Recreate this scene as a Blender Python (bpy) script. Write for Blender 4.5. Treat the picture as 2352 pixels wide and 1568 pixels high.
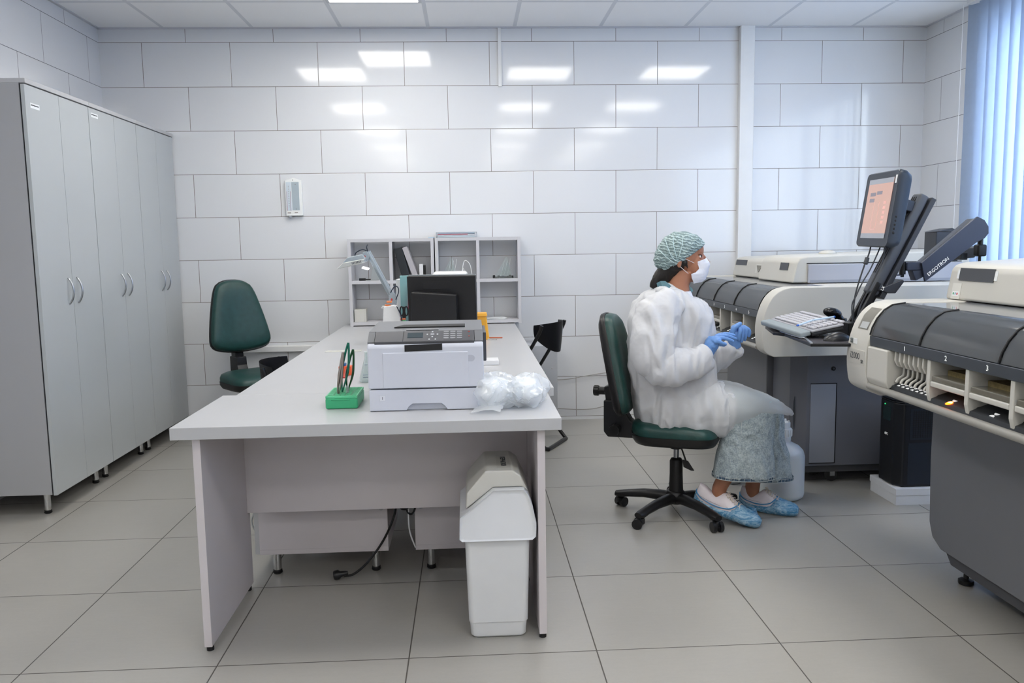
import bpy, bmesh, math, random
from math import sin, cos, pi, radians, sqrt
from mathutils import Vector, Matrix, Euler, noise
random.seed(7)
for o in list(bpy.data.objects): bpy.data.objects.remove(o)
SC = bpy.context.scene
COL = SC.collection
# ---------------------------------------------------------------- camera
F_PX = 1891.6; CP = Vector((2.2215, -6.0079, 1.2963)); YAW, PIT, ROL = -.0511, .1160, -.0157
FW = Vector((-sin(YAW)*cos(PIT), cos(YAW)*cos(PIT), -sin(PIT)))
R0 = Vector((cos(YAW), sin(YAW), 0)); U0 = R0.cross(FW)
RT = R0*cos(ROL)+U0*sin(ROL); UP = U0*cos(ROL)-R0*sin(ROL)
cam = bpy.data.cameras.new('camera'); camo = bpy.data.objects.new('camera', cam); COL.objects.link(camo)
cam.sensor_width = 36; cam.lens = F_PX/2352*36; cam.clip_start = .05; cam.clip_end = 100
camo.matrix_world = Matrix((( RT.x, UP.x, -FW.x, CP.x), (RT.y, UP.y, -FW.y, CP.y), (RT.z, UP.z, -FW.z, CP.z), (0,0,0,1)))
SC.camera = camo
def at(px, py, y):            # pixel -> point on the plane of depth y
    d = FW+RT*((px-1176)/F_PX)-UP*((py-784)/F_PX)
    return CP+d*((y-CP.y)/d.y)
def atz(px, py, z):
    d = FW+RT*((px-1176)/F_PX)-UP*((py-784)/F_PX)
    return CP+d*((z-CP.z)/d.z)
def atx(px, py, x):
    d = FW+RT*((px-1176)/F_PX)-UP*((py-784)/F_PX)
    return CP+d*((x-CP.x)/d.x)
# ---------------------------------------------------------------- world, exposure
SC.view_settings.view_transform = 'Standard'; SC.view_settings.look = 'None'
SC.view_settings.exposure = EXPO = 0.52; SC.view_settings.gamma = 1; SC.view_settings.use_curve_mapping = False
W = bpy.data.worlds.new('sky'); SC.world = W; W.use_nodes = True
bg = W.node_tree.nodes['Background']; bg.inputs[0].default_value = (.86, .92, 1, 1); bg.inputs[1].default_value = 3.0
# room dimensions
XL, XR, YF, ZC = -.288, 5.567, -9.3, 2.82
WY0, WY1, WZ0, WZ1 = -7.0, -.86, .9, 2.62      # window opening in the right wall
L = bpy.data.lights.new('window_daylight', 'AREA'); L.shape = 'RECTANGLE'; L.size = 6.4; L.size_y = 1.9
L.energy = 215; L.color = (.90, .945, 1)
lo = bpy.data.objects.new('window_daylight', L); COL.objects.link(lo)
lo.location = (XR+.32, (WY0+WY1)/2, (WZ0+WZ1)/2); lo.rotation_euler = (0, radians(90), 0); lo.rotation_euler = Euler((0, radians(90), 0))
L.size, L.size_y = 1.9, 6.4
PANEL_W = 9.6
# ---------------------------------------------------------------- materials
def srgb(c):
    if isinstance(c, str): c = [int(c[i:i+2], 16)/255 for i in (0, 2, 4)]
    return tuple((x/12.92 if x <= .04045 else ((x+.055)/1.055)**2.4) for x in c)
MATS = {}
def mat(name, col, rough=.5, metal=0, spec=.5, bump=0, bscale=60, var=0, vscale=8, trans=0, coat=0, emis=None, es=0, alpha=1, ior=1.45, sss=0, fuzz=0):
    if name in MATS: return MATS[name]
    m = bpy.data.materials.new(name); m.use_nodes = True; nt = m.node_tree; b = nt.nodes['Principled BSDF']
    c = srgb(col)
    b.inputs['Base Color'].default_value = (*c, 1); b.inputs['Roughness'].default_value = rough
    b.inputs['Metallic'].default_value = metal; b.inputs['Specular IOR Level'].default_value = spec
    b.inputs['Transmission Weight'].default_value = trans; b.inputs['Coat Weight'].default_value = coat
    b.inputs['Coat Roughness'].default_value = .1
    b.inputs['IOR'].default_value = ior; b.inputs['Alpha'].default_value = alpha
    if fuzz: b.inputs['Sheen Weight'].default_value = fuzz
    if sss: b.inputs['Subsurface Weight'].default_value = sss; b.inputs['Subsurface Radius'].default_value = (.01, .004, .002); b.inputs['Subsurface Scale'].default_value = 1
    if emis: b.inputs['Emission Color'].default_value = (*srgb(emis), 1); b.inputs['Emission Strength'].default_value = es
    tc = nt.nodes.new('ShaderNodeTexCoord')
    nz = nt.nodes.new('ShaderNodeTexNoise'); nz.inputs['Scale'].default_value = vscale; nz.inputs['Detail'].default_value = 5
    nt.links.new(tc.outputs['Object'], nz.inputs['Vector'])
    mr = nt.nodes.new('ShaderNodeMapRange'); mr.inputs[1].default_value = .3; mr.inputs[2].default_value = .7
    v = var if var else .02
    mr.inputs[3].default_value = 1-v; mr.inputs[4].default_value = 1+v
    nt.links.new(nz.outputs['Fac'], mr.inputs[0])
    mx = nt.nodes.new('ShaderNodeVectorMath'); mx.operation = 'SCALE'; mx.inputs[0].default_value = c
    nt.links.new(mr.outputs[0], mx.inputs['Scale']); nt.links.new(mx.outputs[0], b.inputs['Base Color'])
    if bump:
        n2 = nt.nodes.new('ShaderNodeTexNoise'); n2.inputs['Scale'].default_value = bscale; n2.inputs['Detail'].default_value = 4
        nt.links.new(tc.outputs['Object'], n2.inputs['Vector'])
        bp = nt.nodes.new('ShaderNodeBump'); bp.inputs['Strength'].default_value = bump; bp.inputs['Distance'].default_value = .002
        nt.links.new(n2.outputs['Fac'], bp.inputs['Height']); nt.links.new(bp.outputs[0], b.inputs['Normal'])
    MATS[name] = m; return m
class N:      # small node helper
    def __init__(s, nt): s.nt = nt
    def m(s, op, a, b=None, c=None):
        n = s.nt.nodes.new('ShaderNodeMath'); n.operation = op
        for i, v in enumerate((a, b, c)):
            if v is None: continue
            if isinstance(v, (int, float)): n.inputs[i].default_value = v
            else: s.nt.links.new(v, n.inputs[i])
        return n.outputs[0]
    def rng(s, v, a, b, c, d):
        n = s.nt.nodes.new('ShaderNodeMapRange'); s.nt.links.new(v, n.inputs[0])
        for i, k in enumerate((a, b, c, d)): n.inputs[i+1].default_value = k
        return n.outputs[0]
    def mix(s, f, a, b):
        n = s.nt.nodes.new('ShaderNodeMix'); n.data_type = 'RGBA'
        if isinstance(f, (int, float)): n.inputs[0].default_value = f
        else: s.nt.links.new(f, n.inputs[0])
        for i, v in ((6, a), (7, b)):
            if isinstance(v, tuple): n.inputs[i].default_value = (*v, 1)
            else: s.nt.links.new(v, n.inputs[i])
        return n.outputs[2]
    def noise(s, vec, scale, detail=3, rough=.5, dist=0):
        n = s.nt.nodes.new('ShaderNodeTexNoise'); s.nt.links.new(vec, n.inputs['Vector'])
        n.inputs['Scale'].default_value = scale; n.inputs['Detail'].default_value = detail; n.inputs['Roughness'].default_value = rough; n.inputs['Distortion'].default_value = dist
        return n.outputs['Fac']
    def sep(s, vec):
        n = s.nt.nodes.new('ShaderNodeSeparateXYZ'); s.nt.links.new(vec, n.inputs[0]); return n.outputs
    def comb(s, x, y, z):
        n = s.nt.nodes.new('ShaderNodeCombineXYZ')
        for i, v in enumerate((x, y, z)):
            if isinstance(v, (int, float)): n.inputs[i].default_value = v
            else: s.nt.links.new(v, n.inputs[i])
        return n.outputs[0]
def tile_mat(name, ua, va, u0, v0, tw, th, half, col, joint, rough, jw, tilevar=.02, bump=.0, mottled=0, coat=0, coldark=None):
    # ua, va: axes of world position; joints at u0+n*tw, v0+n*th; 'half' shifts alternate rows by half a tile
    m = bpy.data.materials.new(name); m.use_nodes = True; nt = m.node_tree; b = nt.nodes['Principled BSDF']; k = N(nt)
    g = nt.nodes.new('ShaderNodeNewGeometry'); P = g.outputs['Position']; s = k.sep(P)
    ax = {'x': s[0], 'y': s[1], 'z': s[2]}
    v = k.m('DIVIDE', k.m('SUBTRACT', ax[va], v0), th); row = k.m('FLOOR', v)
    u = k.m('DIVIDE', k.m('SUBTRACT', ax[ua], u0), tw)
    if half: u = k.m('ADD', u, k.m('MULTIPLY', k.m('MODULO', k.m('ABSOLUTE', row), 2), .5))
    cl = k.m('FLOOR', u)
    fu = k.m('MULTIPLY', k.m('ABSOLUTE', k.m('SUBTRACT', k.m('SUBTRACT', u, cl), .5)), -tw)
    fv = k.m('MULTIPLY', k.m('ABSOLUTE', k.m('SUBTRACT', k.m('SUBTRACT', v, row), .5)), -th)
    du = k.m('ADD', fu, tw/2); dv = k.m('ADD', fv, th/2)
    d = k.m('MINIMUM', du, dv)
    isj = k.m('LESS_THAN', d, jw/2)
    wn = nt.nodes.new('ShaderNodeTexWhiteNoise'); wn.noise_dimensions = '2D'
    nt.links.new(k.comb(row, cl, 0), wn.inputs['Vector'])
    f = k.rng(wn.outputs['Value'], 0, 1, 1-tilevar, 1+tilevar)
    c = srgb(col)
    if mottled:
        n1 = k.noise(P, 2.3, 6, .6); n2 = k.noise(k.comb(k.m('MULTIPLY', s[0], 14), k.m('MULTIPLY', s[1], 60), s[2]), 1, 5, .6)
        n3 = k.noise(P, 90, 4, .7)
        t = k.m('ADD', k.m('ADD', k.m('MULTIPLY', n1, .45), k.m('MULTIPLY', n2, .25)), k.m('MULTIPLY', n3, .3))
        f = k.m('MULTIPLY', f, k.rng(t, .3, .7, 1-mottled, 1+mottled))
    sc = nt.nodes.new('ShaderNodeVectorMath'); sc.operation = 'SCALE'; sc.inputs[0].default_value = c; nt.links.new(f, sc.inputs['Scale'])
    col_o = k.mix(isj, sc.outputs[0], srgb(joint)); nt.links.new(col_o, b.inputs['Base Color'])
    nt.links.new(k.m('ADD', k.m('MULTIPLY', isj, .6-rough), rough), b.inputs['Roughness'])
    b.inputs['Coat Weight'].default_value = coat
    bp = nt.nodes.new('ShaderNodeBump'); bp.inputs['Distance'].default_value = .003; bp.inputs['Strength'].default_value = 1
    # each tile faces a hair differently, plus gentle glaze waviness
    h = k.m('MULTIPLY', k.noise(P, 3.2, 2), bump)
    h = k.m('ADD', h, k.m('MULTIPLY', k.rng(d, 0, jw, 0, 1), .25))
    nt.links.new(h, bp.inputs['Height']); nt.links.new(bp.outputs[0], b.inputs['Normal'])
    MATS[name] = m; return m
def glassy(name, col, rough=.05, fac=.6, spec=1.0):     # thin clear plastic: mostly transparent, with gloss
    m = bpy.data.materials.new(name); m.use_nodes = True; nt = m.node_tree; nt.nodes.clear()
    o = nt.nodes.new('ShaderNodeOutputMaterial'); t = nt.nodes.new('ShaderNodeBsdfTransparent'); t.inputs[0].default_value = (*srgb(col), 1)
    p = nt.nodes.new('ShaderNodeBsdfPrincipled'); p.inputs['Base Color'].default_value = (*srgb(col), 1); p.inputs['Roughness'].default_value = rough
    p.inputs['Specular IOR Level'].default_value = spec
    mx = nt.nodes.new('ShaderNodeMixShader'); lw = nt.nodes.new('ShaderNodeLayerWeight'); lw.inputs[0].default_value = .35
    k = N(nt); f = k.rng(lw.outputs['Facing'], 0, 1, 1-fac, min(1, 1-fac+.5))
    nt.links.new(f, mx.inputs[0]); nt.links.new(t.outputs[0], mx.inputs[1]); nt.links.new(p.outputs[0], mx.inputs[2]); nt.links.new(mx.outputs[0], o.inputs[0])
    MATS[name] = m; return m
def cloth(name, col, transl=.3, see=.1, rough=.6, var=.05, vscale=10, folds=0):
    m = bpy.data.materials.new(name); m.use_nodes = True; nt = m.node_tree; nt.nodes.clear(); k = N(nt)
    o = nt.nodes.new('ShaderNodeOutputMaterial'); p = nt.nodes.new('ShaderNodeBsdfPrincipled'); p.inputs['Roughness'].default_value = rough
    tc = nt.nodes.new('ShaderNodeTexCoord'); nz = k.noise(tc.outputs['Object'], vscale, 5)
    s = nt.nodes.new('ShaderNodeVectorMath'); s.operation = 'SCALE'; s.inputs[0].default_value = srgb(col); nt.links.new(k.rng(nz, .3, .7, 1-var, 1+var), s.inputs['Scale'])
    nt.links.new(s.outputs[0], p.inputs['Base Color'])
    tl = nt.nodes.new('ShaderNodeBsdfTranslucent'); tl.inputs[0].default_value = (*srgb(col), 1)
    m1 = nt.nodes.new('ShaderNodeMixShader'); m1.inputs[0].default_value = transl
    nt.links.new(p.outputs[0], m1.inputs[1]); nt.links.new(tl.outputs[0], m1.inputs[2])
    if folds:
        q = nt.nodes.new('ShaderNodeTexNoise'); q.noise_type = 'RIDGED_MULTIFRACTAL'; q.inputs['Scale'].default_value = 7; q.inputs['Detail'].default_value = 4; q.inputs['Distortion'].default_value = .6; nt.links.new(tc.outputs['Object'], q.inputs['Vector'])
        bp = nt.nodes.new('ShaderNodeBump'); bp.inputs['Strength'].default_value = folds; bp.inputs['Distance'].default_value = .022; nt.links.new(q.outputs['Fac'], bp.inputs['Height']); nt.links.new(bp.outputs[0], p.inputs['Normal']); nt.links.new(bp.outputs[0], tl.inputs['Normal'])
    tr = nt.nodes.new('ShaderNodeBsdfTransparent'); m2 = nt.nodes.new('ShaderNodeMixShader'); m2.inputs[0].default_value = see
    nt.links.new(m1.outputs[0], m2.inputs[1]); nt.links.new(tr.outputs[0], m2.inputs[2]); nt.links.new(m2.outputs[0], o.inputs[0])
    MATS[name] = m; return m
# ---------------------------------------------------------------- geometry collector
class G:
    def __init__(s, M=None): s.bm = bmesh.new(); s.M = M or Matrix(); s.mi = 0
    def _add(s, t):
        for f in t.faces: f.material_index = s.mi
        t.transform(s.M); me = bpy.data.meshes.new('t'); t.to_mesh(me); t.free(); s.bm.from_mesh(me); bpy.data.meshes.remove(me); return s
    def box(s, x0, x1, y0, y1, z0, z1, bev=0, seg=2, T=None):
        t = bmesh.new(); bmesh.ops.create_cube(t, size=1)
        for v in t.verts: v.co = Vector(((x0+x1)/2+v.co.x*(x1-x0), (y0+y1)/2+v.co.y*(y1-y0), (z0+z1)/2+v.co.z*(z1-z0)))
        if bev: bmesh.ops.bevel(t, geom=t.edges[:], offset=bev, segments=seg, profile=.5, affect='EDGES', clamp_overlap=True)
        if T: t.transform(T)
        return s._add(t)
    def prism(s, pts, ax, a, b, bev=0, seg=2, T=None):
        t = bmesh.new()
        def P(p, h): return {'x': (h, p[0], p[1]), 'y': (p[0], h, p[1]), 'z': (p[0], p[1], h)}[ax]
        va = [t.verts.new(P(p, a)) for p in pts]; vb = [t.verts.new(P(p, b)) for p in pts]; n = len(pts)
        t.faces.new(va); t.faces.new(vb[::-1])
        for i in range(n): t.faces.new((va[i], vb[i], vb[(i+1) % n], va[(i+1) % n]))
        bmesh.ops.recalc_face_normals(t, faces=t.faces[:])
        if bev: bmesh.ops.bevel(t, geom=t.edges[:], offset=bev, segments=seg, profile=.5, affect='EDGES', clamp_overlap=True)
        bmesh.ops.triangulate(t, faces=[f for f in t.faces if len(f.verts) > 4])
        if T: t.transform(T)
        return s._add(t)
    def loft(s, rings, closed=True, caps=True):
        t = bmesh.new(); V = [[t.verts.new(Vector(p)) for p in r] for r in rings]; n = len(V[0])
        for i in range(len(V)-1):
            for j in range(n if closed else n-1):
                t.faces.new((V[i][j], V[i][(j+1) % n], V[i+1][(j+1) % n], V[i+1][j]))
        if caps and closed: t.faces.new(V[0][::-1]); t.faces.new(V[-1])
        bmesh.ops.recalc_face_normals(t, faces=t.faces[:])
        return s._add(t)
    def tube(s, pts, r, seg=8, smooth=0, closed=False, flat=1.0, upv=None):
        P = [Vector(p) for p in pts]
        rr = list(r) if isinstance(r, (list, tuple)) else [r]*len(P)
        if smooth:
            Q, RR = [], []; n = len(P)
            for i in range(n if closed else n-1):
                g = (lambda k: P[k % n]) if closed else (lambda k: P[max(0, min(n-1, k))])
                p0, p1, p2, p3 = g(i-1), g(i), g(i+1), g(i+2)
                for k in range(smooth):
                    u = k/smooth
                    Q.append(.5*((2*p1)+(p2-p0)*u+(2*p0-5*p1+4*p2-p3)*u*u+(3*p1-p0-3*p2+p3)*u**3))
                    RR.append(rr[i]*(1-u)+rr[(i+1) % n]*u)
            if not closed: Q.append(P[-1]); RR.append(rr[-1])
            P, rr = Q, RR
        n = len(P); rings = []; prev = None
        for i in range(n):
            if closed: d = P[(i+1) % n]-P[i-1]
            else: d = P[min(i+1, n-1)]-P[max(i-1, 0)]
            d = d.normalized() if d.length > 1e-9 else Vector((0, 0, 1))
            if prev is None:
                a = upv if upv else (Vector((0, 0, 1)) if abs(d.z) < .9 else Vector((1, 0, 0)))
                u = (a-d*a.dot(d)).normalized()
            else: u = (prev-d*prev.dot(d)).normalized()
            prev = u; w = d.cross(u)
            rings.append([P[i]+(u*cos(2*pi*j/seg)*flat+w*sin(2*pi*j/seg))*rr[i] for j in range(seg)])
        if closed: rings.append(rings[0])
        return s.loft(rings, caps=not closed)
    def cyl(s, a, b, r, r2=None, seg=24): return s.tube([a, b], [r, r if r2 is None else r2], seg)
    def lathe(s, prof, c=(0, 0, 0), seg=32, T=None, sy=1):
        t = bmesh.new(); c = Vector(c); V = []
        for r, z in prof: V.append([t.verts.new(c+Vector((r*cos(2*pi*j/seg), sy*r*sin(2*pi*j/seg), z))) for j in range(seg)])
        for i in range(len(V)-1):
            for j in range(seg): t.faces.new((V[i][j], V[i][(j+1) % seg], V[i+1][(j+1) % seg], V[i+1][j]))
        if prof[0][0] > 1e-5: t.faces.new(V[0][::-1])
        if prof[-1][0] > 1e-5: t.faces.new(V[-1])
        bmesh.ops.remove_doubles(t, verts=t.verts[:], dist=1e-6); bmesh.ops.recalc_face_normals(t, faces=t.faces[:])
        if T: t.transform(T)
        return s._add(t)
    def ell(s, c, rx, ry, rz, seg=20, R=None):
        t = bmesh.new(); bmesh.ops.create_uvsphere(t, u_segments=seg, v_segments=seg*2//3, radius=1)
        T = Matrix.Translation(Vector(c)) @ (R.to_4x4() if R else Matrix()) @ Matrix.Diagonal((rx, ry, rz, 1))
        t.transform(T); return s._add(t)
    def sheet(s, grid, thick=0):
        t = bmesh.new(); V = [[t.verts.new(Vector(p)) for p in r] for r in grid]
        for i in range(len(V)-1):
            for j in range(len(V[0])-1): t.faces.new((V[i][j], V[i][j+1], V[i+1][j+1], V[i+1][j]))
        if thick: bmesh.ops.solidify(t, geom=t.faces[:], thickness=thick)
        return s._add(t)
    def poly(s, pts):
        t = bmesh.new(); t.faces.new([t.verts.new(Vector(p)) for p in pts]); return s._add(t)
ORG = {}
def setp(o, label=None, cat=None, group=None, kind=None):
    for k, v in (('label', label), ('category', cat), ('group', group), ('kind', kind)):
        if v: o[k] = v
    return o
def root(name, loc, label, cat, group=None, rz=0):
    o = bpy.data.objects.new(name, None); o.empty_display_size = .05; COL.objects.link(o); o.location = loc; o.rotation_euler = (0, 0, rz)
    ORG[o.name] = Vector(loc); return setp(o, label, cat, group)
def mk(name, g, m, shift=None, sharp=50, smooth=True):
    me = bpy.data.meshes.new(name)
    if shift is not None: g.bm.transform(Matrix.Translation(-Vector(shift)))
    g.bm.to_mesh(me); g.bm.free()
    for q in (m if isinstance(m, (list, tuple)) else [m]): me.materials.append(MATS[q] if isinstance(q, str) else q)
    if smooth:
        me.polygons.foreach_set('use_smooth', [True]*len(me.polygons))
        if sharp: me.set_sharp_from_angle(angle=radians(sharp))
    o = bpy.data.objects.new(name, me); COL.objects.link(o)
    if sharp and smooth and len(me.polygons) < 30000: wn = o.modifiers.new('weighted_normal', 'WEIGHTED_NORMAL'); wn.keep_sharp = True
    return o
def part(name, g, m, parent, label=None, local=False, sharp=50, kind=None):
    o = mk(name, g, m, None if local else ORG[parent.name], sharp); o.parent = parent; ORG[o.name] = ORG[parent.name]
    return setp(o, label=label, kind=kind)
def solo(name, g, m, label, cat, group=None, kind=None, sharp=50):
    co = [v.co for v in g.bm.verts]; lo_ = [min(c[i] for c in co) for i in range(3)]; hi = [max(c[i] for c in co) for i in range(3)]
    b = Vector(((lo_[0]+hi[0])/2, (lo_[1]+hi[1])/2, lo_[2])); o = mk(name, g, m, b, sharp); o.location = b; ORG[o.name] = b
    return setp(o, label, cat, group, kind)
def struct(name, g, m): return setp(mk(name, g, m, sharp=50), kind='structure')
def dup(o, parent=None):
    c = o.copy(); COL.objects.link(c)
    if parent: c.parent = parent
    for ch in list(o.children): dup(ch, c)
    return c
def text(name, s, size, M, m, parent, ext=.0006, local=False, aligny='CENTER', bold=0, label=None, sx=1):
    cu = bpy.data.curves.new(name, 'FONT'); cu.body = s; cu.size = size; cu.extrude = ext; cu.offset = bold; cu.align_x = 'CENTER'; cu.align_y = aligny; cu.resolution_u = 3
    t = bpy.data.objects.new('t', cu); COL.objects.link(t); dg = bpy.context.evaluated_depsgraph_get(); dg.update()
    me = bpy.data.meshes.new_from_object(t.evaluated_get(dg)); bpy.data.objects.remove(t); me.name = name
    me.transform(M @ Matrix.Diagonal((sx, 1, 1, 1)) if sx != 1 else M)
    if not local: me.transform(Matrix.Translation(-ORG[parent.name]))
    me.materials.clear(); me.materials.append(MATS[m]); o = bpy.data.objects.new(name, me); COL.objects.link(o); o.parent = parent; ORG[o.name] = ORG[parent.name]
    return setp(o, label=label)
def frame(o, xd, yd):       # matrix with local x along xd, local y along yd, at o
    x = Vector(xd).normalized(); z = x.cross(Vector(yd)).normalized(); y = z.cross(x)
    return Matrix(((x.x, y.x, z.x, o[0]), (x.y, y.y, z.y, o[1]), (x.z, y.z, z.z, o[2]), (0, 0, 0, 1)))
def remesh(g, voxel, smooth=2, sf=.5, sub=0):      # fuse overlapping shapes into one continuous surface
    me = bpy.data.meshes.new('r'); g.bm.to_mesh(me); g.bm.free(); o = bpy.data.objects.new('r', me); COL.objects.link(o)
    md = o.modifiers.new('r', 'REMESH'); md.mode = 'VOXEL'; md.voxel_size = voxel
    if smooth: ms = o.modifiers.new('s', 'SMOOTH'); ms.factor = sf; ms.iterations = smooth
    dg = bpy.context.evaluated_depsgraph_get(); dg.update(); m2 = bpy.data.meshes.new_from_object(o.evaluated_get(dg))
    bpy.data.objects.remove(o); g2 = G(); g2.bm.from_mesh(m2); bpy.data.meshes.remove(m2); return g2
def rrect(w, h, r, n=4, cx=0, cy=0):
    pts = []
    for k, (sx, sy) in enumerate(((1, 1), (-1, 1), (-1, -1), (1, -1))):
        for i in range(n+1):
            a = pi/2*k+pi/2*i/n; pts.append((cx+sx*(w/2-r)+r*cos(a), cy+sy*(h/2-r)+r*sin(a)))
    return pts
# ================================================================ materials
tile_mat('glazed_white_tile', 'x', 'z', .3, 2.725, .6, .3, True, 'dddfe3', '6d655f', .09, .0032, .012, .22, coat=.1)
tile_mat('glazed_white_tile_left', 'y', 'z', .12, 2.725, .6, .3, True, 'dddfe3', '5d5d66', .09, .0032, .012, .22, coat=.1)
tile_mat('glazed_white_tile_right', 'y', 'z', -.22, 2.725, .6, .3, True, 'dddfe3', '5d5d66', .09, .0032, .012, .22, coat=.1)
tile_mat('stone_floor_tile', 'x', 'y', 2.606, -2.3115, .6, .6, False, 'a2a09b', '504d49', .30, .0042, .025, .08, mottled=.07)
tile_mat('mineral_ceiling_tile', 'x', 'y', .156, -.62, .606, .6, False, 'f6f7f9', 'dadde2', .9, .026, .01, .0)
mat('tbar', 'c9cbd1', .45); mat('white_plastic', 'e4e5e6', .35); mat('alu', 'b9bcc2', .35, 1)
mat('door_paint', 'e6e6e6', .5); mat('frame_pvc', 'e8eaee', .35)
glassy('pane', 'f4f8fa', .02, .93)
cloth('blind_fabric', 'bccbe0', .065, 0, .7, .02, 30)
# ================================================================ room shell
g = G(); g.box(XL-.2, XR+.2, YF-.2, .2, -.1, 0); struct('floor', g, 'stone_floor_tile')
g = G(); g.box(XL-.2, XR+.2, YF-.2, .2, ZC, ZC+.1); struct('ceiling', g, 'mineral_ceiling_tile')
g = G(); g.box(XL-.2, XR+.2, 0, .2, 0, ZC); struct('wall_back', g, 'glazed_white_tile')
g = G(); g.box(XL-.2, XL, YF, 0, 0, ZC); struct('wall_left', g, 'glazed_white_tile_left')
g = G(); g.box(XL-.2, XR+.2, YF-.2, YF, 0, ZC); struct('wall_front', g, 'glazed_white_tile')
g = G(); g.box(XR, XR+.3, WY1, 0, 0, ZC); g.box(XR, XR+.3, YF, WY0, 0, ZC); g.box(XR, XR+.3, WY0, WY1, 0, WZ0); g.box(XR, XR+.3, WY0, WY1, WZ1, ZC)
struct('wall_right', g, 'glazed_white_tile_right')
g = G()
n = 4; step = (WY1-WY0)/n
for i in range(n+1):
    y = WY0+i*step; g.box(XR+.12, XR+.18, max(WY0, y-.035), min(WY1, y+.035), WZ0, WZ1, .004)
for z in (WZ0, WZ1-.06): g.box(XR+.121, XR+.179, WY0, WY1, z, z+.06, .004)
g.box(XR-.03, XR+.12, WY0, WY1, WZ0-.03, WZ0, .004)
wf = struct('window_1', g, 'frame_pvc')
g = G()
for i in range(n): g.box(XR+.145, XR+.151, WY0+i*step+.03, WY0+(i+1)*step-.03, WZ0+.05, WZ1-.05)
o = mk('glass_pane', g, 'pane'); o.parent = wf
# white pilaster casing, short conduit, low trunking, edge angle under the ceiling
g = G(); g.box(4.187, 4.29, -.05, 0, 0, ZC, .004); struct('trim_1', g, 'white_plastic')
g = G(); g.box(2.46, 2.485, -.014, 0, 2.415, ZC, .002); struct('trim_2', g, 'white_plastic')
g = G(); g.box(.55, 1.39, -.035, 0, .56, .60, .003); g.box(.55, 1.39, -.025, 0, .60, .603); struct('trim_3', g, 'white_plastic')
g = G(); g.box(XL, XR, -.02, 0, ZC-.006, ZC); g.box(XL, XL+.02, YF, 0, ZC-.006, ZC); g.box(XR-.02, XR, YF, 0, ZC-.006, ZC); struct('trim_4', g, 'tbar')
# ================================================================ ceiling light panels
mt = bpy.data.materials.new('light_diffuser'); mt.use_nodes = True; b = mt.node_tree.nodes['Principled BSDF']
b.inputs['Base Color'].default_value = (.9, .9, .9, 1); b.inputs['Emission Color'].default_value = (1, .965, .90, 1); b.inputs['Emission Strength'].default_value = PANEL_W; MATS['light_diffuser'] = mt
def panel(i, j, label):
    x0 = .156+.606*i; y1 = -.62-.6*j; y0 = y1-.6
    r = root('ceiling_light', (x0+.303, (y0+y1)/2, ZC-.012), label, 'ceiling light', 'square light panels in the ceiling')
    g = G()
    for a in ((x0+.01, x0+.596, y0+.01, y0+.03), (x0+.01, x0+.596, y1-.03, y1-.01), (x0+.01, x0+.03, y0+.03, y1-.03), (x0+.576, x0+.596, y0+.03, y1-.03)): g.box(*a, ZC-.012, ZC)
    part('frame', g, 'tbar', r)
    g = G(); g.box(x0+.03, x0+.576, y0+.03, y1-.03, ZC-.008, ZC-.002); part('diffuser', g, 'light_diffuser', r)
panel(2, 0, 'square lit ceiling panel nearest the back wall, cut by the top of the photo')
for k, (i, j) in enumerate(((1, 1), (4, 1), (6, 1), (1, 4), (4, 4), (6, 4), (1, 7), (4, 7), (6, 7), (1, 10), (4, 10), (6, 10), (1, 13), (4, 13), (6, 13))):  # last two rows, unseen behind the camera, are added as fill light
    panel(i, j, 'square ceiling light panel, %s of the %s row from the back wall' % (('left', 'middle', 'right')[k % 3], ('first', 'second', 'third', 'added fourth', 'added fifth')[k//3]))
# ================================================================ vertical blinds
r = root('vertical_blind', (5.46, -3.8, .82), 'pale blue vertical fabric blinds hanging in front of the window', 'blind')
g = G(); g.box(5.43, 5.49, -7.0, -.70, 2.775, 2.812, .003); part('head_rail', g, 'white_plastic', r)
def slat(y, a):
    g = G(); rows = []
    for zz in (.84, 1.5, 2.1, 2.77):
        row = []
        for k in range(7):
            t = (k/6-.5); w = .127*t; bow = .010*(1-4*t*t)
            row.append((5.46+w*sin(a)+bow*cos(a), y+w*cos(a)-bow*sin(a), zz))
        rows.append(row)
    g.sheet(rows, .0012); return g
first = None
for k in range(60):
    y = -.765-.104*k
    a = radians(-15+5*sin(k*1.9)+3*sin(k*.7))
    part('slat', slat(y, a), 'blind_fabric', r)
g = G(); g.tube([(5.40, -.72, 2.77), (5.40, -.722, 1.9), (5.402, -.72, 1.05)], .002, 6); part('cord', g, 'white_plastic', r)
# ================================================================ wall thermometer
r = root('wall_thermometer', (.998, -.03, 1.53), 'white wall thermometer and humidity gauge on the tiled back wall', 'thermometer')
g = G(); g.prism([(.94, 1.53), (1.056, 1.53), (1.056, 1.775), (.998, 1.795), (.94, 1.775)], 'y', -.03, -.001, .003); part('case', g, mat('thermo_white', 'eceeee', .4), r)
g = G(); g.box(.946, .982, -.0315, -.03, 1.565, 1.765); part('scale_strip', g, mat('scale_blue', 'ccd8e2', .5), r)
g = G(); g.box(.985, 1.036, -.0315, -.03, 1.568, 1.765); part('humidity_table', g, mat('table_grey', 'a9b6bf', .5), r)
g = G()
for x in (.951, .976): g.cyl((x, -.0335, 1.565), (x, -.0335, 1.70), .0017, seg=8)
part('glass_tube', g, mat('tube_pink', 'c3a9b6', .2), r)
g = G()
for i in range(13): g.box(.961, .966, -.0325, -.0315, 1.59+i*.012, 1.593+i*.012)
g.box(.951, .974, -.0325, -.03, 1.548, 1.552); g.box(1.0, 1.022, -.0325, -.03, 1.549, 1.553)
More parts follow.
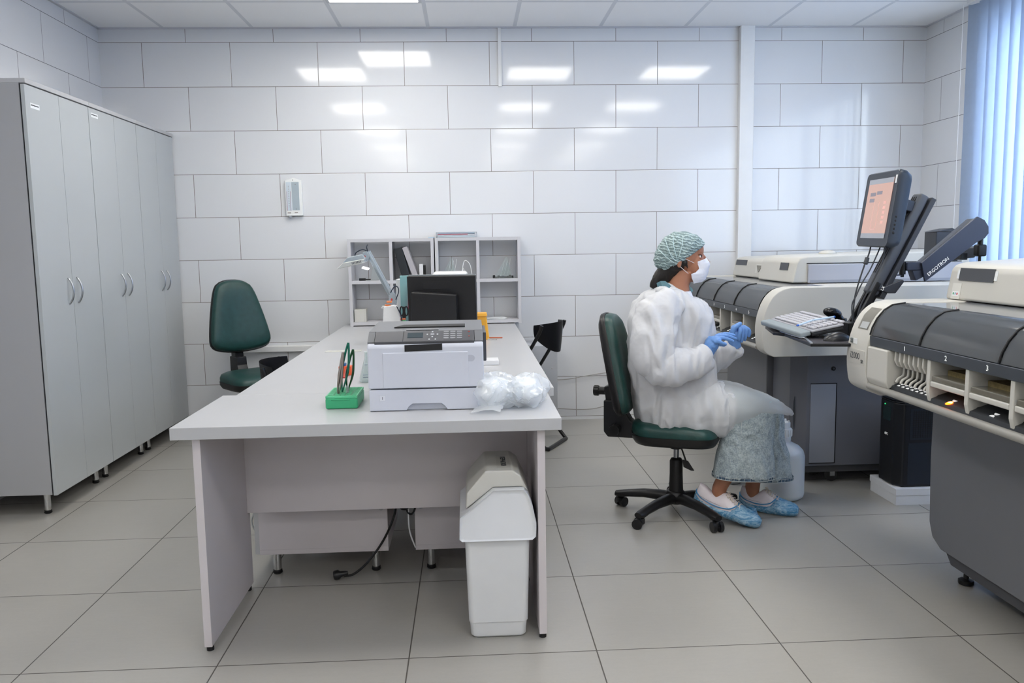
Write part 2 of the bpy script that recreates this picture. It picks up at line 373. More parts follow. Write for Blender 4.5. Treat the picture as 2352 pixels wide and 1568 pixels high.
g.box(.993, .997, -.033, -.03, 1.775, 1.782); g.box(1.01, 1.014, -.0325, -.03, 1.745, 1.75); g.box(1.01, 1.014, -.0325, -.03, 1.574, 1.579)
part('markings', g, mat('mark_brown', '6e625e', .5), r)
g = G(); g.lathe([(0, 0), (.012, .004), (.014, .012), (.008, .02), (0, .02)], (.965, -.018, 1.512)); part('water_bulb', g, mat('bulb', 'c8cdd6', .1, trans=.5), r)
# loose cables against the back wall
g = G(); g.tube([at(1262, 872, -.02), at(1300, 871, -.02), at(1340, 864, -.02), at(1400, 854, -.02), at(1440, 848, -.02), at(1470, 850, -.02)], .003, 6, 6)
solo('cable', g, mat('grey_cable', '9c9a97', .5), 'thin grey cable running along the tiled wall, the upper of two', 'cable', 'thin cables on the back wall')
g = G(); g.tube([at(1275, 937, -.02), at(1330, 940, -.02), at(1370, 937, -.02), at(1410, 925, -.02), at(1470, 905, -.02)], .003, 6, 6)
solo('cable', g, 'grey_cable', 'thin grey cable running along the tiled wall, the lower of two just above the floor', 'cable', 'thin cables on the back wall')
# ================================================================ wardrobes
mat('laminate', 'b9babd', .42, var=.015, vscale=3); mat('laminate_door', 'b3b8bb', .28, var=.012, vscale=3, coat=.15)
mat('dark_gap', '24252a', .8); mat('satin_steel', 'b4b7bb', .28, 1); mat('chrome', 'c8c8c8', .12, 1); mat('black_rubber', '17171a', .6); mat('paper', 'e9ecee', .7); mat('ink', '3c4046', .7)
FX = .17
def legs(r, xs, ys, h, rad=.016):
    for x in xs:
        for y in ys:
            g = G(); g.cyl((x, y, .016), (x, y, h), rad); lg = part('leg', g, 'chrome', r)
            g = G(); g.lathe([(rad*.9, 0), (rad*1.15, .004), (rad*1.15, .008), (rad*.85, .011), (rad*1.1, .013), (rad*1.05, .018)], (x, y, 0)); part('foot', g, 'black_rubber', lg)
ys = (-1.945, -1.29, -.645, -.008)
for k, (nm, tag) in enumerate((('tall pale grey two-door wardrobe nearest the camera', 0), ('tall pale grey two-door wardrobe in the middle of the row', 0), ('tall pale grey two-door wardrobe at the back tiled wall', 0))):
    y0, y1 = ys[k]+.001, ys[k+1]-.001; zt = 2.085; zb = .11
    r = root('wardrobe', ((XL+FX)/2, (y0+y1)/2, 0), nm, 'wardrobe', 'wardrobes along the left wall')
    g = G(); g.box(XL+.004, FX-.024, y0, y1, zb, zt, .001)
    part('carcass', g, mat('laminate_side', 'a7a8ab', .45, var=.015, vscale=3), r)
    g = G(); g.box(XL+.004, FX+.006, y0, y1, zt, zt+.022, .002); part('top_board', g, 'laminate', r)
    g = G(); g.box(FX-.024, FX-.02, y0+.004, y1-.004, zb+.004, zt-.004); part('gap', g, 'dark_gap', r)
    ym = (y0+y1)/2
    for a, b, s in ((y0+.002, ym-.0015, 1), (ym+.0015, y1-.002, -1)):
        g = G(); g.box(FX-.018, FX, a, b, zb-.004, zt-.004, .001); d = part('door', g, 'laminate_door', r)
        hy = ym-.048 if s > 0 else ym+.048; hz = 1.10
        g = G(); pts = [(FX, hy, hz-.064), (FX+.006, hy, hz-.062), (FX+.020, hy, hz-.035), (FX+.026, hy, hz), (FX+.020, hy, hz+.035), (FX+.006, hy, hz+.062), (FX, hy, hz+.064)]
        g.tube(pts, [.004, .004, .005, .005, .005, .004, .004], 8, 3); part('handle', g, 'satin_steel', d)
        if k < 2 and s > 0:
            ly, lz = ((-1.90, 1.99) if k == 0 else (-1.26, 2.045))
            g = G(); g.box(FX, FX+.0008, ly, ly+.085, lz-.012, lz+.012); st = part('label_strip', g, 'paper', d)
            g = G()
            for i in range(16): g.box(FX+.0008, FX+.0012, ly+.006+i*.0045, ly+.0095+i*.0045, lz-.001+.001*(i % 3), lz+.005)
            part('lettering', g, 'ink', st)
    legs(r, (XL+.06, FX-.08), (y0+.06, y1-.06), zb)
# ================================================================ swivel chairs
mat('green_vinyl', '1b3f3c', .38, var=.14, vscale=26, bump=.25, bscale=220); mat('black_plastic', '121214', .42); mat('black_plastic_satin', '1a1b1e', .3)
mat('gas_steel', 'a5a7ab', .22, 1)
def back_outline(n=40, s=1.0):       # trapezoid with round corners, wide at the bottom; (u across, v up)
    base = [(-.205, .03), (-.17, -.005), (-.09, -.022), (0, -.027), (.09, -.022), (.17, -.005), (.205, .03), (.203, .09), (.185, .19), (.162, .29), (.14, .37), (.112, .425), (.06, .452), (0, .458), (-.06, .452), (-.112, .425), (-.14, .37), (-.162, .29), (-.185, .19), (-.203, .09)]
    out = []; m = len(base)
    for i in range(m):
        p0, p1, p2, p3 = (Vector(base[(i+j) % m]) for j in (-1, 0, 1, 2))
        for t in (0, .5): out.append(.5*((2*p1)+(p2-p0)*t+(2*p0-5*p1+4*p2-p3)*t*t+(3*p1-p0-3*p2+p3)*t**3))
    cx, cy = 0, .21; return [(cx+(u-cx)*s, cy+(v-cy)*s) for u, v in out]
def pad(g, T, d0, d1, steps, curve):     # cushion: concentric outlines raised from d0 to d1
    rings = []
    for s, h in steps:
        rings.append([T @ Vector((d0+(d1-d0)*h+curve*(1-(u/.2)**2*.0)*0+curve*u*u, u, v)) for u, v in back_outline(s=s)])
    g.loft(rings)
def swivel_chair(loc, rz, dz, label, star=0, bz=0):
    r = root('swivel_chair', loc, label, 'chair', 'green swivel chairs', rz)
    tilt = Matrix.Translation(Vector((-.245, 0, .48+dz+bz))) @ Matrix.Rotation(radians(-11), 4, 'Y')
    g = G(); pad(g, tilt, 0, .055, ((1, 0), (1.0, .35), (.97, .7), (.9, .92), (.7, 1.0), (.3, .94), (.05, .92)), .55); bk = part('backrest', g, 'green_vinyl', r, 'green vinyl backrest cushion', local=True)
    g = G(); pad(g, tilt, 0, -.03, ((1.015, -.25), (1.03, 0), (1.02, .5), (.9, .95), (.5, 1.15), (.05, 1.2)), .55); part('back_shell', g, 'black_plastic', bk, local=True)
    # seat
    def so(s, w=.225, d=.215):
        return [(s*d*max(-1, min(1, 1.18*cos(2*pi*i/32)*(abs(cos(2*pi*i/32))**-.0))), s*w*max(-1, min(1, 1.18*sin(2*pi*i/32)))) for i in range(32)]
    def ss(s, w=.222, d=.202, e=.42):
        o = []
        for i in range(40):
            a = 2*pi*i/40; c, q = cos(a), sin(a)
            o.append((.012+s*d*math.copysign(abs(c)**e, c), s*w*(1-.30*max(0, -c)**2)*math.copysign(abs(q)**e, q)))
        return o
    g = G(); g.loft([[(x, y, z+dz-(.02*max(0, x/.2)**2 if z > .38 else 0)) for x, y in ss(s)] for s, z in ((.98, .375), (1, .392), (1.0, .41), (.965, .43), (.85, .442), (.5, .440), (.05, .436))])
    part('seat', g, 'green_vinyl', r, 'green vinyl seat cushion', local=True)
    g = G(); g.loft([[(x, y, z+dz) for x, y in ss(s)] for s, z in ((.80, .335), (.95, .342), (1.005, .362), (1.01, .385), (.9, .386))])
    g.cyl((.02, -.1, .315+dz), (.02, -.1, .34+dz), .026); g.box(-.11, .13, -.06, .06, .315+dz, .34+dz, .008)
    part('seat_shell', g, 'black_plastic', r, local=True)
    # L bracket joining seat and back, with knobs
    g = G(); g.prism([(-.335, .515+dz), (-.235, .515+dz), (-.228, .46+dz), (-.205, .42+dz), (-.17, .395+dz), (-.17, .335+dz), (-.315, .335+dz), (-.335, .36+dz)], 'y', -.038, .038, .006)
    g.prism([(-.325, .50+dz), (-.255, .50+dz), (-.275, .60+dz+bz), (-.335, .58+dz+bz)], 'y', -.03, .03, .006); part('back_bracket', g, 'black_plastic_satin', r, local=True)
    for a, b, q in (((-.27, -.04, .385+dz), (-.27, -.115, .385+dz), .026), ((-.335, -.0, .555+dz), (-.39, -.0, .555+dz), .024)):
        g = G(); d = (Vector(b)-Vector(a)).normalized(); g.cyl(a, b, q*.8)
        g.cyl(Vector(a)+d*.03, b, q, q*.96)
        for k in range(10):
            w = Matrix.Rotation(2*pi*k/10, 3, d) @ (Vector((0, 0, 1)) if abs(d.z) < .5 else Vector((1, 0, 0)))
            g.cyl(Vector(a)+d*.032+w*q*.95, Vector(b)-d*.003+w*q*.93, .004, seg=6)
        part('knob', g, 'black_plastic', r, local=True)
    g = G(); g.cyl((.01, 0, .22), (.01, 0, .335+dz), .013); part('gas_lift', g, 'gas_steel', r, local=True)
    g = G(); g.lathe([(.036, .075), (.034, .12), (.031, .2), (.031, .262), (.024, .275), (.013, .278)], (.01, 0, 0)); part('column', g, 'black_plastic', r, local=True)
    g = G(); g.tube([(.03, -.05, .325+dz), (.045, -.05, .29+dz), (.06, -.05, .245+dz)], .004, 6, 3); g.prism([(.045, .25+dz), (.07, .245+dz), (.10, .20+dz), (.085, .2+dz), (.05, .215+dz)], 'y', -.056, -.044, .002); part('lever', g, 'black_plastic', r, local=True)
    g = G(); g.lathe([(.035, .055), (.05, .07), (.05, .10), (.038, .115), (.03, .118)], (.01, 0, 0)); hub = part('hub', g, 'black_plastic', r, local=True)
    for k in range(5):
        a = star+2*pi*k/5; c, s_ = cos(a), sin(a)
        def P(rr, w, z): return Vector((.01+c*rr-s_*w, s_*rr+c*w, z))
        g = G(); rings = []
        for rr, hw, zt, zb in ((.02, .034, .108, .055), (.08, .030, .110, .060), (.16, .027, .105, .062), (.24, .025, .092, .055), (.28, .027, .084, .048), (.305, .02, .078, .052)):
            rings.append([P(rr, hw*cos(q), (zt+zb)/2+(zt-zb)/2*sin(q)) for q in [2*pi*i/14 for i in range(14)]])
        g.loft(rings); part('leg', g, 'black_plastic', r, local=True)
        g = G(); ca = a+1.1+k*.9; e = Vector((cos(ca), sin(ca), 0)); f = Vector((-sin(ca), cos(ca), 0)); ctr = P(.285, 0, 0)
        for sd in (-1, 1):
            c0 = ctr+f*(sd*.009)-e*.012; g.cyl((c0.x, c0.y, .0245), tuple(Vector((c0.x, c0.y, .0245))+f*(sd*.016)), .024)
        g.cyl((ctr.x, ctr.y, .02), (ctr.x, ctr.y, .06), .007, seg=10)
        g.box(-.024, .02, -.009, .009, .022, .05, .006, T=Matrix.Translation(Vector((ctr.x, ctr.y, 0))) @ Matrix.Rotation(ca, 4, 'Z'))
        part('caster', g, 'black_plastic_satin', r, local=True)
    return r
swivel_chair((.82, -.56, 0), radians(-50), .06, 'empty green swivel chair by the back wall, left of the desks', star=.6, bz=.10)
swivel_chair((3.185, -2.20, 0), radians(-21), .032, 'green swivel chair under the seated person', star=radians(171))
# ================================================================ folding chairs
mat('black_seat_plastic', '202126', .35); mat('teal_seat', '6f8a88', .6)
def folding_chair(loc, rz, label, hz=1.0, sticker=True):
    SM = Matrix.Diagonal((1, 1, hz, 1))
    r = root('folding_chair', loc, label, 'chair', 'black folding chairs', rz)
    g = G(SM)
    for s in (-1, 1): g.tube([(-.235, .205*s, .80), (-.20, .205*s, .72), (.0, .20*s, .40), (.24, .2*s, .0125)], .0115, 10, 4)
    g.tube([(.195, -.2, .085), (.195, .2, .085)], .009, 8); part('front_frame', g, 'black_plastic_satin', r, local=True)
    g = G(SM); pts = [(.10, -.175, .445), (-.05, -.175, .26), (-.215, -.18, .045), (-.25, -.165, .014), (-.255, -.13, .0125), (-.255, .13, .0125), (-.25, .165, .014), (-.215, .18, .045), (-.05, .175, .26), (.10, .175, .445)]
    g.tube(pts, .0125, 10, 4); part('rear_frame', g, 'black_plastic_satin', r, local=True)
    g = G(SM); rows = []
    for i in range(9):
        v = i/8; row = []
        for j in range(13):
            u = j/12*2-1; wv = .215*(1-.22*(1-v)**2)
            zl = .615+.10*abs(u)**2.5; z = zl+(.812-.01*u*u-zl)*v; row.append((-.285+.10*u*u+.012*(1-v), wv*u, z))
        rows.append(row)
    g.sheet(rows, .012); bk = part('backrest', g, 'black_seat_plastic', r, local=True)
    g = G(SM)
    if sticker: g.box(-.262, -.2595, -.10, -.03, .715, .775); 
    if sticker: part('label_sticker', g, 'paper', bk, local=True)
    g = G(SM); g.prism(rrect(.36, .37, .05, 5, .06, 0), 'z', .43, .455, .006); part('seat', g, 'teal_seat', r, 'grey green seat pad', local=True)
    return r
f = Vector((-.89, .45, 0)); fo = Vector((2.788, -.79, 0))+f*.27
folding_chair(tuple(fo), math.atan2(f.y, f.x), 'black folding chair right of the desks, a paper label on its backrest')
folding_chair((1.455, -1.86, 0), radians(3), 'black folding chair tucked at the left side of the desks', .92, False)
# low grey cabinet by the wall
r = root('low_cabinet', (2.69, -.17, 0), 'low grey cabinet against the tiled wall behind the folding chair', 'cabinet')
g = G(); g.box(2.60, 2.83, -.3, -.02, .0, .6, .002); part('carcass', g, mat('lam_grey', 'b6b9bf', .45), r)
g = G(); g.box(2.603, 2.827, -.316, -.301, .02, .597, .001); d = part('door', g, 'lam_grey', r)
g = G(); g.ell(tuple(at(1268, 846, -.318)), .004, .003, .004, 10); part('screw', g, 'chrome', d)
# ================================================================ front desk
mat('desk_top', 'babbbe', .32, var=.012, vscale=4, coat=.1); mat('desk_panel', 'd0cacd', .5, var=.02, vscale=5); mat('desk_edge', 'b4b3b8', .45)
r = root('desk', (1.9, -3.16, 0), 'front pale grey desk carrying the printer, standing across the row', 'desk')
g = G(); g.box(1.283, 2.506, -3.45, -2.885, .711, .75, .0015); part('table_top', g, 'desk_top', r)
for x0 in (1.34, 2.43):
    g = G(); g.box(x0, x0+.025, -3.42, -2.90, .018, .711, .001); sp = part('side_panel', g, 'desk_panel', r)
    for yy in (-3.40, -2.93):
        g = G(); g.cyl((x0+.0125, yy, 0), (x0+.0125, yy, .018), .012, seg=12); part('foot', g, 'black_rubber', sp)
g = G(); g.box(1.365, 2.43, -2.935, -2.917, .305, .711, .001); part('modesty_panel', g, 'desk_panel', r)
g = G(); g.prism([(1.366, .711), (1.41, .711), (1.366, .69)], 'y', -3.36, -3.355); part('bracket', g, glassy('clear_acrylic', 'f4f8f8', .05, .93), r)
# back desks: one per side, tops meeting along the middle
for x0, x1, lab in ((1.333, 1.932, 'long pale grey desk in the row behind the printer, left half'), (1.934, 2.54, 'long pale grey desk in the row behind the printer, right half')):
    r = root('desk', ((x0+x1)/2, -1.45, 0), lab, 'desk', 'long desks behind the front desk')
    g = G(); g.box(x0, x1, -2.883, -.012, .716, .75, .0015); part('table_top', g, 'desk_top', r)
    for yy in (-1.45, -.06):
        g = G(); g.box(x0+.04, x1-.04, yy, yy+.025, .018, .716, .001); part('side_panel', g, 'desk_panel', r)
    xm = x1-.05 if x0 < 1.5 else x0+.03
    g = G(); g.box(xm, xm+.018, -1.43, -.07, .3, .716); part('modesty_panel', g, 'desk_panel', r)
for x0, x1, s, lab in ((1.368, 1.877, -1, 'low drawer pedestal under the left long desk, on chrome legs'), (1.985, 2.462, 1, 'low drawer pedestal under the right long desk, beside the waste bin')):
    r = root('drawer_pedestal', ((x0+x1)/2, -2.59, 0), lab, 'drawer unit', 'drawer pedestals under the desks')
    y0, y1 = -2.80, -2.38
    g = G(); g.box(x0, x1, y0, y1, .088, .108, .001); g.box(x0, x1, y0, y0+.018, .108, .71, .001); g.box(x0, x1, y1-.018, y1, .108, .71, .001)
    g.box(x0, x1, y0+.018, y1-.018, .69, .71); xb = x1-.01 if s < 0 else x0; g.box(xb, xb+.01, y0+.018, y1-.018, .108, .69)
    part('carcass', g, 'desk_panel', r)
    for k in range(3):
        z0 = .09+k*.207; xf = x0-.018 if s < 0 else x1
        g = G(); g.box(xf, xf+.018, y0+.002, y1-.002, z0, z0+.203, .001); d = part('drawer', g, 'laminate', r)
        hx = xf if s < 0 else xf+.018; hz = z0+.115; ym = -2.735
        g = G(); pts = [(hx, ym, hz-.048+.0), (hx+s*.012, ym, hz-.04), (hx+s*.026, ym, hz), (hx+s*.012, ym, hz+.04), (hx, ym, hz+.048)]
        g.tube(pts, .0035, 8, 4); part('handle', g, 'satin_steel', d)
    g = G(); g.cyl((x1-.025 if s < 0 else x0+.025, y0-.0012, .265), (x1-.025 if s < 0 else x0+.025, y0, .265), .009, seg=16); part('cover_cap', g, 'desk_edge', r)
    legs(r, (x0+.06, x1-.055), (y0+.03, y1-.03), .088)
# power cord
g = G()
pts = [(1.93, -2.78, .42), (1.915, -2.80, .30), atz(905, 1185, .25), (1.86, -2.82, .14), (1.80, -2.83, .06), (1.745, -2.85, .018), (1.705, -2.86, .014)]
g.tube(pts, .0045, 8, 6)
for i, (dx, w, dz) in enumerate(((.0, .03, .0), (.045, .022, -.035), (.02, .035, -.012), (.075, .02, .0))):
    c = Vector((1.925+dx, -2.80-.006*i, .335+dz)); g.tube([c+Vector((w*cos(a), 0, .062*sin(a))) for a in [2*pi*k/14 for k in range(14)]], .0042, 7, 2, closed=True)
r = root('cable', (1.70, -2.86, 0), 'black power cord coiled under the desk with its plug on the floor', 'cord')
part('cable', g, 'black_rubber', r)
g = G(); g.lathe([(0, 0), (.017, 0), (.019, .006), (.019, .018), (.012, .026), (.009, .045), (.006, .055)], (0, 0, 0), 16, T=Matrix.Translation((1.668, -2.866, .020)) @ Matrix.Rotation(radians(80), 4, 'Y')); part('plug', g, 'black_plastic_satin', r)
g = G(); g.tube([(1.99, -2.804, .45), (1.965, -2.806, .30), (1.962, -2.806, .18), (1.985, -2.806, .10)], .003, 6, 6)
solo('cable', g, 'white_plastic', 'thin white cable hanging beside the right drawer pedestal', 'cable')
# ================================================================ waste bin
mat('bin_white', 'e2e5ea', .3); mat('bin_body', 'dadcdf', .4); mat('bin_flap', 'c9c8c2', .4)
r = root('waste_bin', (2.296, -3.28, 0), 'tall white swing-top waste bin under the desk', 'bin')
def ring(x0, x1, y0, y1, z, rad=.025, n=5): return [(px+(x0+x1)/2, py+(y0+y1)/2, z) for px, py in rrect(x1-x0, y1-y0, rad, n)]
g = G(); g.loft([ring(2.212, 2.380, -3.39, -3.16, 0, .02), ring(2.204, 2.388, -3.398, -3.15, .01, .02), ring(2.201, 2.391, -3.40, -3.147, .055, .02), ring(2.198, 2.394, -3.404, -3.144, .058, .02), ring(2.190, 2.403, -3.414, -3.134, .36, .02), ring(2.190, 2.403, -3.414, -3.134, .39, .02)])
part('body', g, 'bin_body', r)
# lid: slanted on the left, flat on the right, as a solid of revolution-free loft along y
prof = [(2.172, .352), (2.180, .345), (2.412, .345), (2.423, .355), (2.424, .40), (2.412, .46), (2.400, .495), (2.385, .515), (2.285, .515), (2.175, .425)]
g = G(); ys_ = [(-3.432, .965, 0), (-3.438, .99, 0), (-3.434, 1, 0), (-3.12, 1, 0), (-3.11, .98, 0)]
def lidring(y, s): 
    cx, cz = 2.298, .40
    return [(cx+(x-cx)*s, y, cz+(z-cz)*s) for x, z in prof]
g.loft([lidring(y, s) for y, s in ((-3.420, .90), (-3.428, .96), (-3.430, .985), (-3.424, 1), (-3.125, 1), (-3.115, .97))])
part('lid', g, 'bin_white', r)
g = G(); g.prism([(2.195, .445), (2.286, .5165), (2.38, .5165), (2.40, .50), (2.375, .555), (2.35, .572), (2.262, .572), (2.2, .50)], 'y', -3.405, -3.14, .008); fl = part('flap', g, 'bin_flap', r, 'warm grey swing flap')
g = G(); g.box(2.300, 2.345, -3.375, -3.20, .572, .5725); st = part('label_sticker', g, mat('sticker_clear', 'bdbcb6', .3), fl)
text('lettering', 'ПЕРЧАТКИ', .022, frame((2.322, -3.29, .5727), (0, -1, 0), (1, 0, 0)), 'ink', st, bold=.0006)
g = G(); g.box(2.205, 2.212, -3.38, -3.18, .455, .475, T=Matrix()); part('slot', g, 'dark_gap', r)
# ================================================================ printer
mat('printer_white', 'ced2de', .42); mat('printer_grey', '6b6d72', .38); mat('printer_dark', '4b4c51', .35); mat('label_black', '1b1b1e', .5); mat('lcd', '38444a', .15); mat('key_white', 'c8cbd0', .5)
X0, X1, Y0, Y1, ZB = 1.879, 2.265, -3.274, -2.90, .75
r = root('printer', ((X0+X1)/2, (Y0+Y1)/2, ZB), 'white and grey laser printer with a black label, on the front desk', 'printer')
g = G()
def tray(y0, y1):
    cx = (X0+X1)/2; return [(X0+.002, ZB+.002), (cx-.068, ZB+.002), (cx-.060, ZB+.015), (cx-.048, ZB+.024), (cx+.048, ZB+.024), (cx+.060, ZB+.015), (cx+.068, ZB+.002), (X1-.002, ZB+.002), (X1-.002, .823), (X0+.002, .823)]
g.prism(tray(0, 0), 'y', Y0+.001, Y0+.02, .002); g.box(X0+.004, X1-.004, Y0+.02, Y1, ZB, .823, .003)
tr = part('paper_tray', g, 'printer_white', r)
g = G(); g.box(1.915, 1.934, Y0-.0004, Y0+.001, .785, .804, .0004); nb = part('number_tile', g, mat('tile_pale', 'dcdfe8', .3), tr)
text('numeral', '1', .014, frame((1.9245, Y0-.0006, .7945), (1, 0, 0), (0, 0, 1)), 'ink', nb)
g = G(); g.prism([(Y0, .827), (Y0, .966), (Y0+.006, .976), (Y0+.02, .979), (Y1, .979), (Y1, .827)], 'x', X0, X1, .005, 3); body = part('body', g, 'printer_white', r)
g = G(); g.box(X0+.05, X0+.335, Y0-.003, Y0+.002, .829, .948, .003); part('front_door', g, 'printer_white', r)
g = G(); g.prism([(X0+.346+.011*cos(pi*i/12), .925+.011*sin(pi*i/12)) for i in range(-6, 7)]+[(X0+.334, .936), (X0+.334, .914)], 'y', Y0-.0012, Y0); part('finger_recess', g, mat('printer_shade', 'b9bdca', .5), r)
g = G(); g.prism([(2.003, .951), (2.128, .954), (2.128, .976), (2.003, .973)], 'y', Y0-.002, Y0, 0); part('label_plate', g, 'label_black', r)
zf, zk = .984, 1.012; yf, yk = Y0+.006, Y0+.072
def topz(y): return zf+(zk-zf)*(y-yf)/(yk-yf)
g = G(); g.prism([(yf, .975), (yf, zf), (yk, zk), (yk, .975)], 'x', X0+.024, X1-.03, .0015); cp = part('control_panel', g, 'printer_dark', r)
g = G(); g.prism([(yf+.01, .975), (yf+.01, zf-.001), (yk, zk-.001), (yk, .975)], 'x', X0, X0+.023, .0015); g.prism([(yf+.01, .975), (yf+.01, zf-.001), (yk, zk-.001), (yk, .975)], 'x', X1-.029, X1, .0015)
g.prism([(yk+.001, .98), (yk+.001, zk), (Y1, 1.02), (Y1, .98)], 'x', X0, X1, .002); tp = part('top_cover', g, 'printer_grey', r)
def cpf(x, t, h=0): y = yf+(yk-yf)*t; return Vector((x, y, topz(y)+h))
CM = frame(cpf(0, 0), (1, 0, 0), (0, yk-yf, zk-zf))
def onp(x, t, h=.0004): return frame(cpf(x, t, h), (1, 0, 0), (0, yk-yf, zk-zf))
def plate(g, xc, t, w, d, h=.0008): g.box(-w/2, w/2, -d/2, d/2, 0, h, T=onp(xc, t, 0))
g = G(); plate(g, X0+.158, .58, .052, .034); part('display', g, 'lcd', cp)
g = G(); plate(g, X0+.118, .5, .0012, .068, .0006); part('seam', g, 'dark_gap', cp)
for i in range(4):
    for j in range(3):
        g = G(); plate(g, X0+.262+.0225*j, .86-i*.2, .017, .0095, .0012); part('key', g, mat('key_grey', '84868b', .5), cp)
for dx, dt in ((0, .86), (0, .40), (-.017, .63), (.017, .63), (-.010, .16), (.011, .16)):
    g = G(); plate(g, X0+.2155+dx, dt, .005, .006, .0012); part('key', g, 'key_white', cp)
g = G(); plate(g, X0+.2155, .63, .013, .013, .0010); k = part('key', g, 'key_grey', cp)
text('lettering', 'OK', .007, onp(X0+.2155, .63, .0013), 'key_white', cp, ext=.0002)
g = G(); plate(g, X0+.339, .84, .006, .004, .0012); plate(g, X0+.339, .40, .004, .004, .0012); part('stop_key', g, mat('red_key', 'b0423c', .5), cp)
g = G(); g.prism([(X0+.078, yk+.085), (X0+.105, yk+.17), (X0+.325, yk+.17), (X0+.325, yk+.085)], 'z', 1.0135, 1.0185); part('output_slot', g, mat('slot_black', '0c0c0f', .6), tp)
g = G(); g.box(X0+.125, X0+.235, yk+.01, yk+.06, 1.0135, 1.0150, .0008); part('paper_stop', g, mat('printer_mid', '7a7c81', .4), tp)
g = G(); g.box(X1, X1+.012, Y0+.10, Y1-.02, .90, 1.0, .003); part('side_hatch', g, 'printer_dark', r)
# ================================================================ tube rack and tweezers
mat('rack_green', '3fae7c', .4, var=.03)
r = root('tube_rack', (1.777, -3.12, .75), 'bright green plastic tube rack left of the printer', 'rack')
rx0, rx1, ry0, ry1 = 1.7235, 1.833, -3.212, -3.03
g = G(); g.box(rx0, rx1, ry0, ry1, .7502, .788, .006); g.box(rx0+.02, rx1-.025, ry0-.003, ry0+.004, .781, .786, .0015); part('base', g, 'rack_green', r)
g = G(); cx = [rx0+.006+.0198*i for i in range(6)]; cy = [ry0+.005+.0162*i for i in range(12)]
rim = .7955
g.box(rx0+.001, rx0+.006, ry0+.001, ry1-.001, .787, rim, .001); g.box(rx1-.006, rx1-.001, ry0+.001, ry1-.001, .787, rim, .001); g.box(rx0+.006, rx1-.006, ry0+.001, ry0+.006, .787, rim, .001); g.box(rx0+.006, rx1-.006, ry1-.006, ry1-.001, .787, rim, .001)
for x in cx[1:-1]: g.box(x-.003, x+.003, ry0+.006, ry1-.006, .788, rim)
for y in cy[1:-1]: g.box(rx0+.006, rx1-.006, y-.0035, y+.0035, .788, rim)
part('grid', g, mat('rack_green_light', '5cc392', .4), r)
def tweezers(base, top, spread, m, lab, gp='tweezers standing in the green rack', w=.0062):
    b, t = Vector(base), Vector(top); d = t-b; side = Vector((1, .2, 0)).normalized()
    g = G()
    for s in (-1, 1):
        pts = [b+side*s*.001, b+d*.15+side*s*.004, b+d*.45+side*s*spread, b+d*.8+side*s*spread*.55, t+side*s*.0005]
        g.tube(pts, [w*.35, w*.6, w, w*.9, w*.8], 6, 5, flat=.7)
    return solo('tweezers', g, m, lab, 'tweezers', gp)
mat('tweezer_steel', '9c928c', .38, 1); mat('tweezer_green', '0c6a58', .4); mat('tweezer_dark_green', '0e4a25', .4)
tweezers(at(777, 906, -3.16)-Vector((0, 0, 0)), at(788, 809, -3.15), .004, 'tweezer_steel', 'steel pointed tweezers at the left of the green rack', w=.0075)
tweezers(at(786, 902, -3.13), at(800, 787, -3.13), .011, 'tweezer_green', 'teal green tweezers in the green rack, the tallest of the tweezers')
tweezers(at(797, 904, -3.10), at(811, 802, -3.10), .011, 'tweezer_dark_green', 'dark green tweezers in the green rack, nearest the flask')
g = G(); p = at(798, 900, -3.15); g.lathe([(0, -.02), (.005, -.015), (.0055, 0), (.0055, .022), (.004, .022), (.004, .0)], p, 14); solo('test_tube', g, glassy('clear_glass', 'eef3f3', .03, .85), 'small clear glass tube standing in the green rack', 'tube')
# flask
fc = Vector((1.832, -2.70, .75)); fc = Vector((atz(847, 876, .75).x, atz(847, 876, .75).y, .75))
r = root('conical_flask', fc, 'clear glass conical flask with printed scale, beside the printer', 'flask')
g = G(); g.lathe([(0, .001), (.034, .001), (.037, .005), (.036, .018), (.026, .058), (.014, .098), (.013, .118), (.0165, .124), (.0145, .122), (.0118, .117), (.0125, .098), (.0245, .057), (.034, .017), (.034, .006), (0, .004)], fc, 40); part('glass_body', g, 'clear_glass', r)
g = G(); g.box(fc.x-.018, fc.x+.006, fc.y-.036, fc.y-.0355, .7725, .774); g.box(fc.x-.018, fc.x+.004, fc.y-.0345, fc.y-.034, .782, .7835); g.box(fc.x-.012, fc.x+.012, fc.y-.0215, fc.y-.021, .822, .8235); part('scale_marks', g, mat('scale_ink', '55607a', .5), r)
# things behind the rack
g = G(); g.box(-.19, .0, -.03, .03, 0, .0012); g.bm.transform(Matrix.Translation((1.64, -1.60, .7505)) @ Matrix.Rotation(.05, 4, 'Z')); solo('ruler', g, mat('ruler_clear', 'd7d6cc', .2), 'clear flat ruler lying on the left long desk', 'ruler')
g = G(); p = atz(790, 868, .7505); q = atz(783, 842, .79)
g.tube([p, p+Vector((.004, .06, .028)), p+Vector((0, .12, .0))], .006, 8, 4); solo('marker_pen', g, mat('red_pen', 'b83a2f', .4), 'small red marker behind the green rack', 'pen')
r = root('staple_box', (1.70, -2.43, .75), 'small orange and blue box standing behind the green rack', 'box')
bx = at(778, 838, -2.45); g = G(); g.box(bx.x-.0, bx.x+.055, -2.46, -2.42, .7502, .79, .002); part('box_body', g, mat('orange_plastic', 'e2613a', .45), r)
g = G(); g.box(bx.x+.018, bx.x+.03, -2.455, -2.425, .79, .802, .002); part('lid', g, mat('blue_lid', '2d5b95', .4), r)
# white box between printer and bags
g = G(); g.box(2.27, 2.352, -2.25, -2.15, .7502, .772, .002); solo('box', g, mat('matte_white', 'd9dadd', .5), 'small flat white box on the desk behind the plastic bags', 'box')
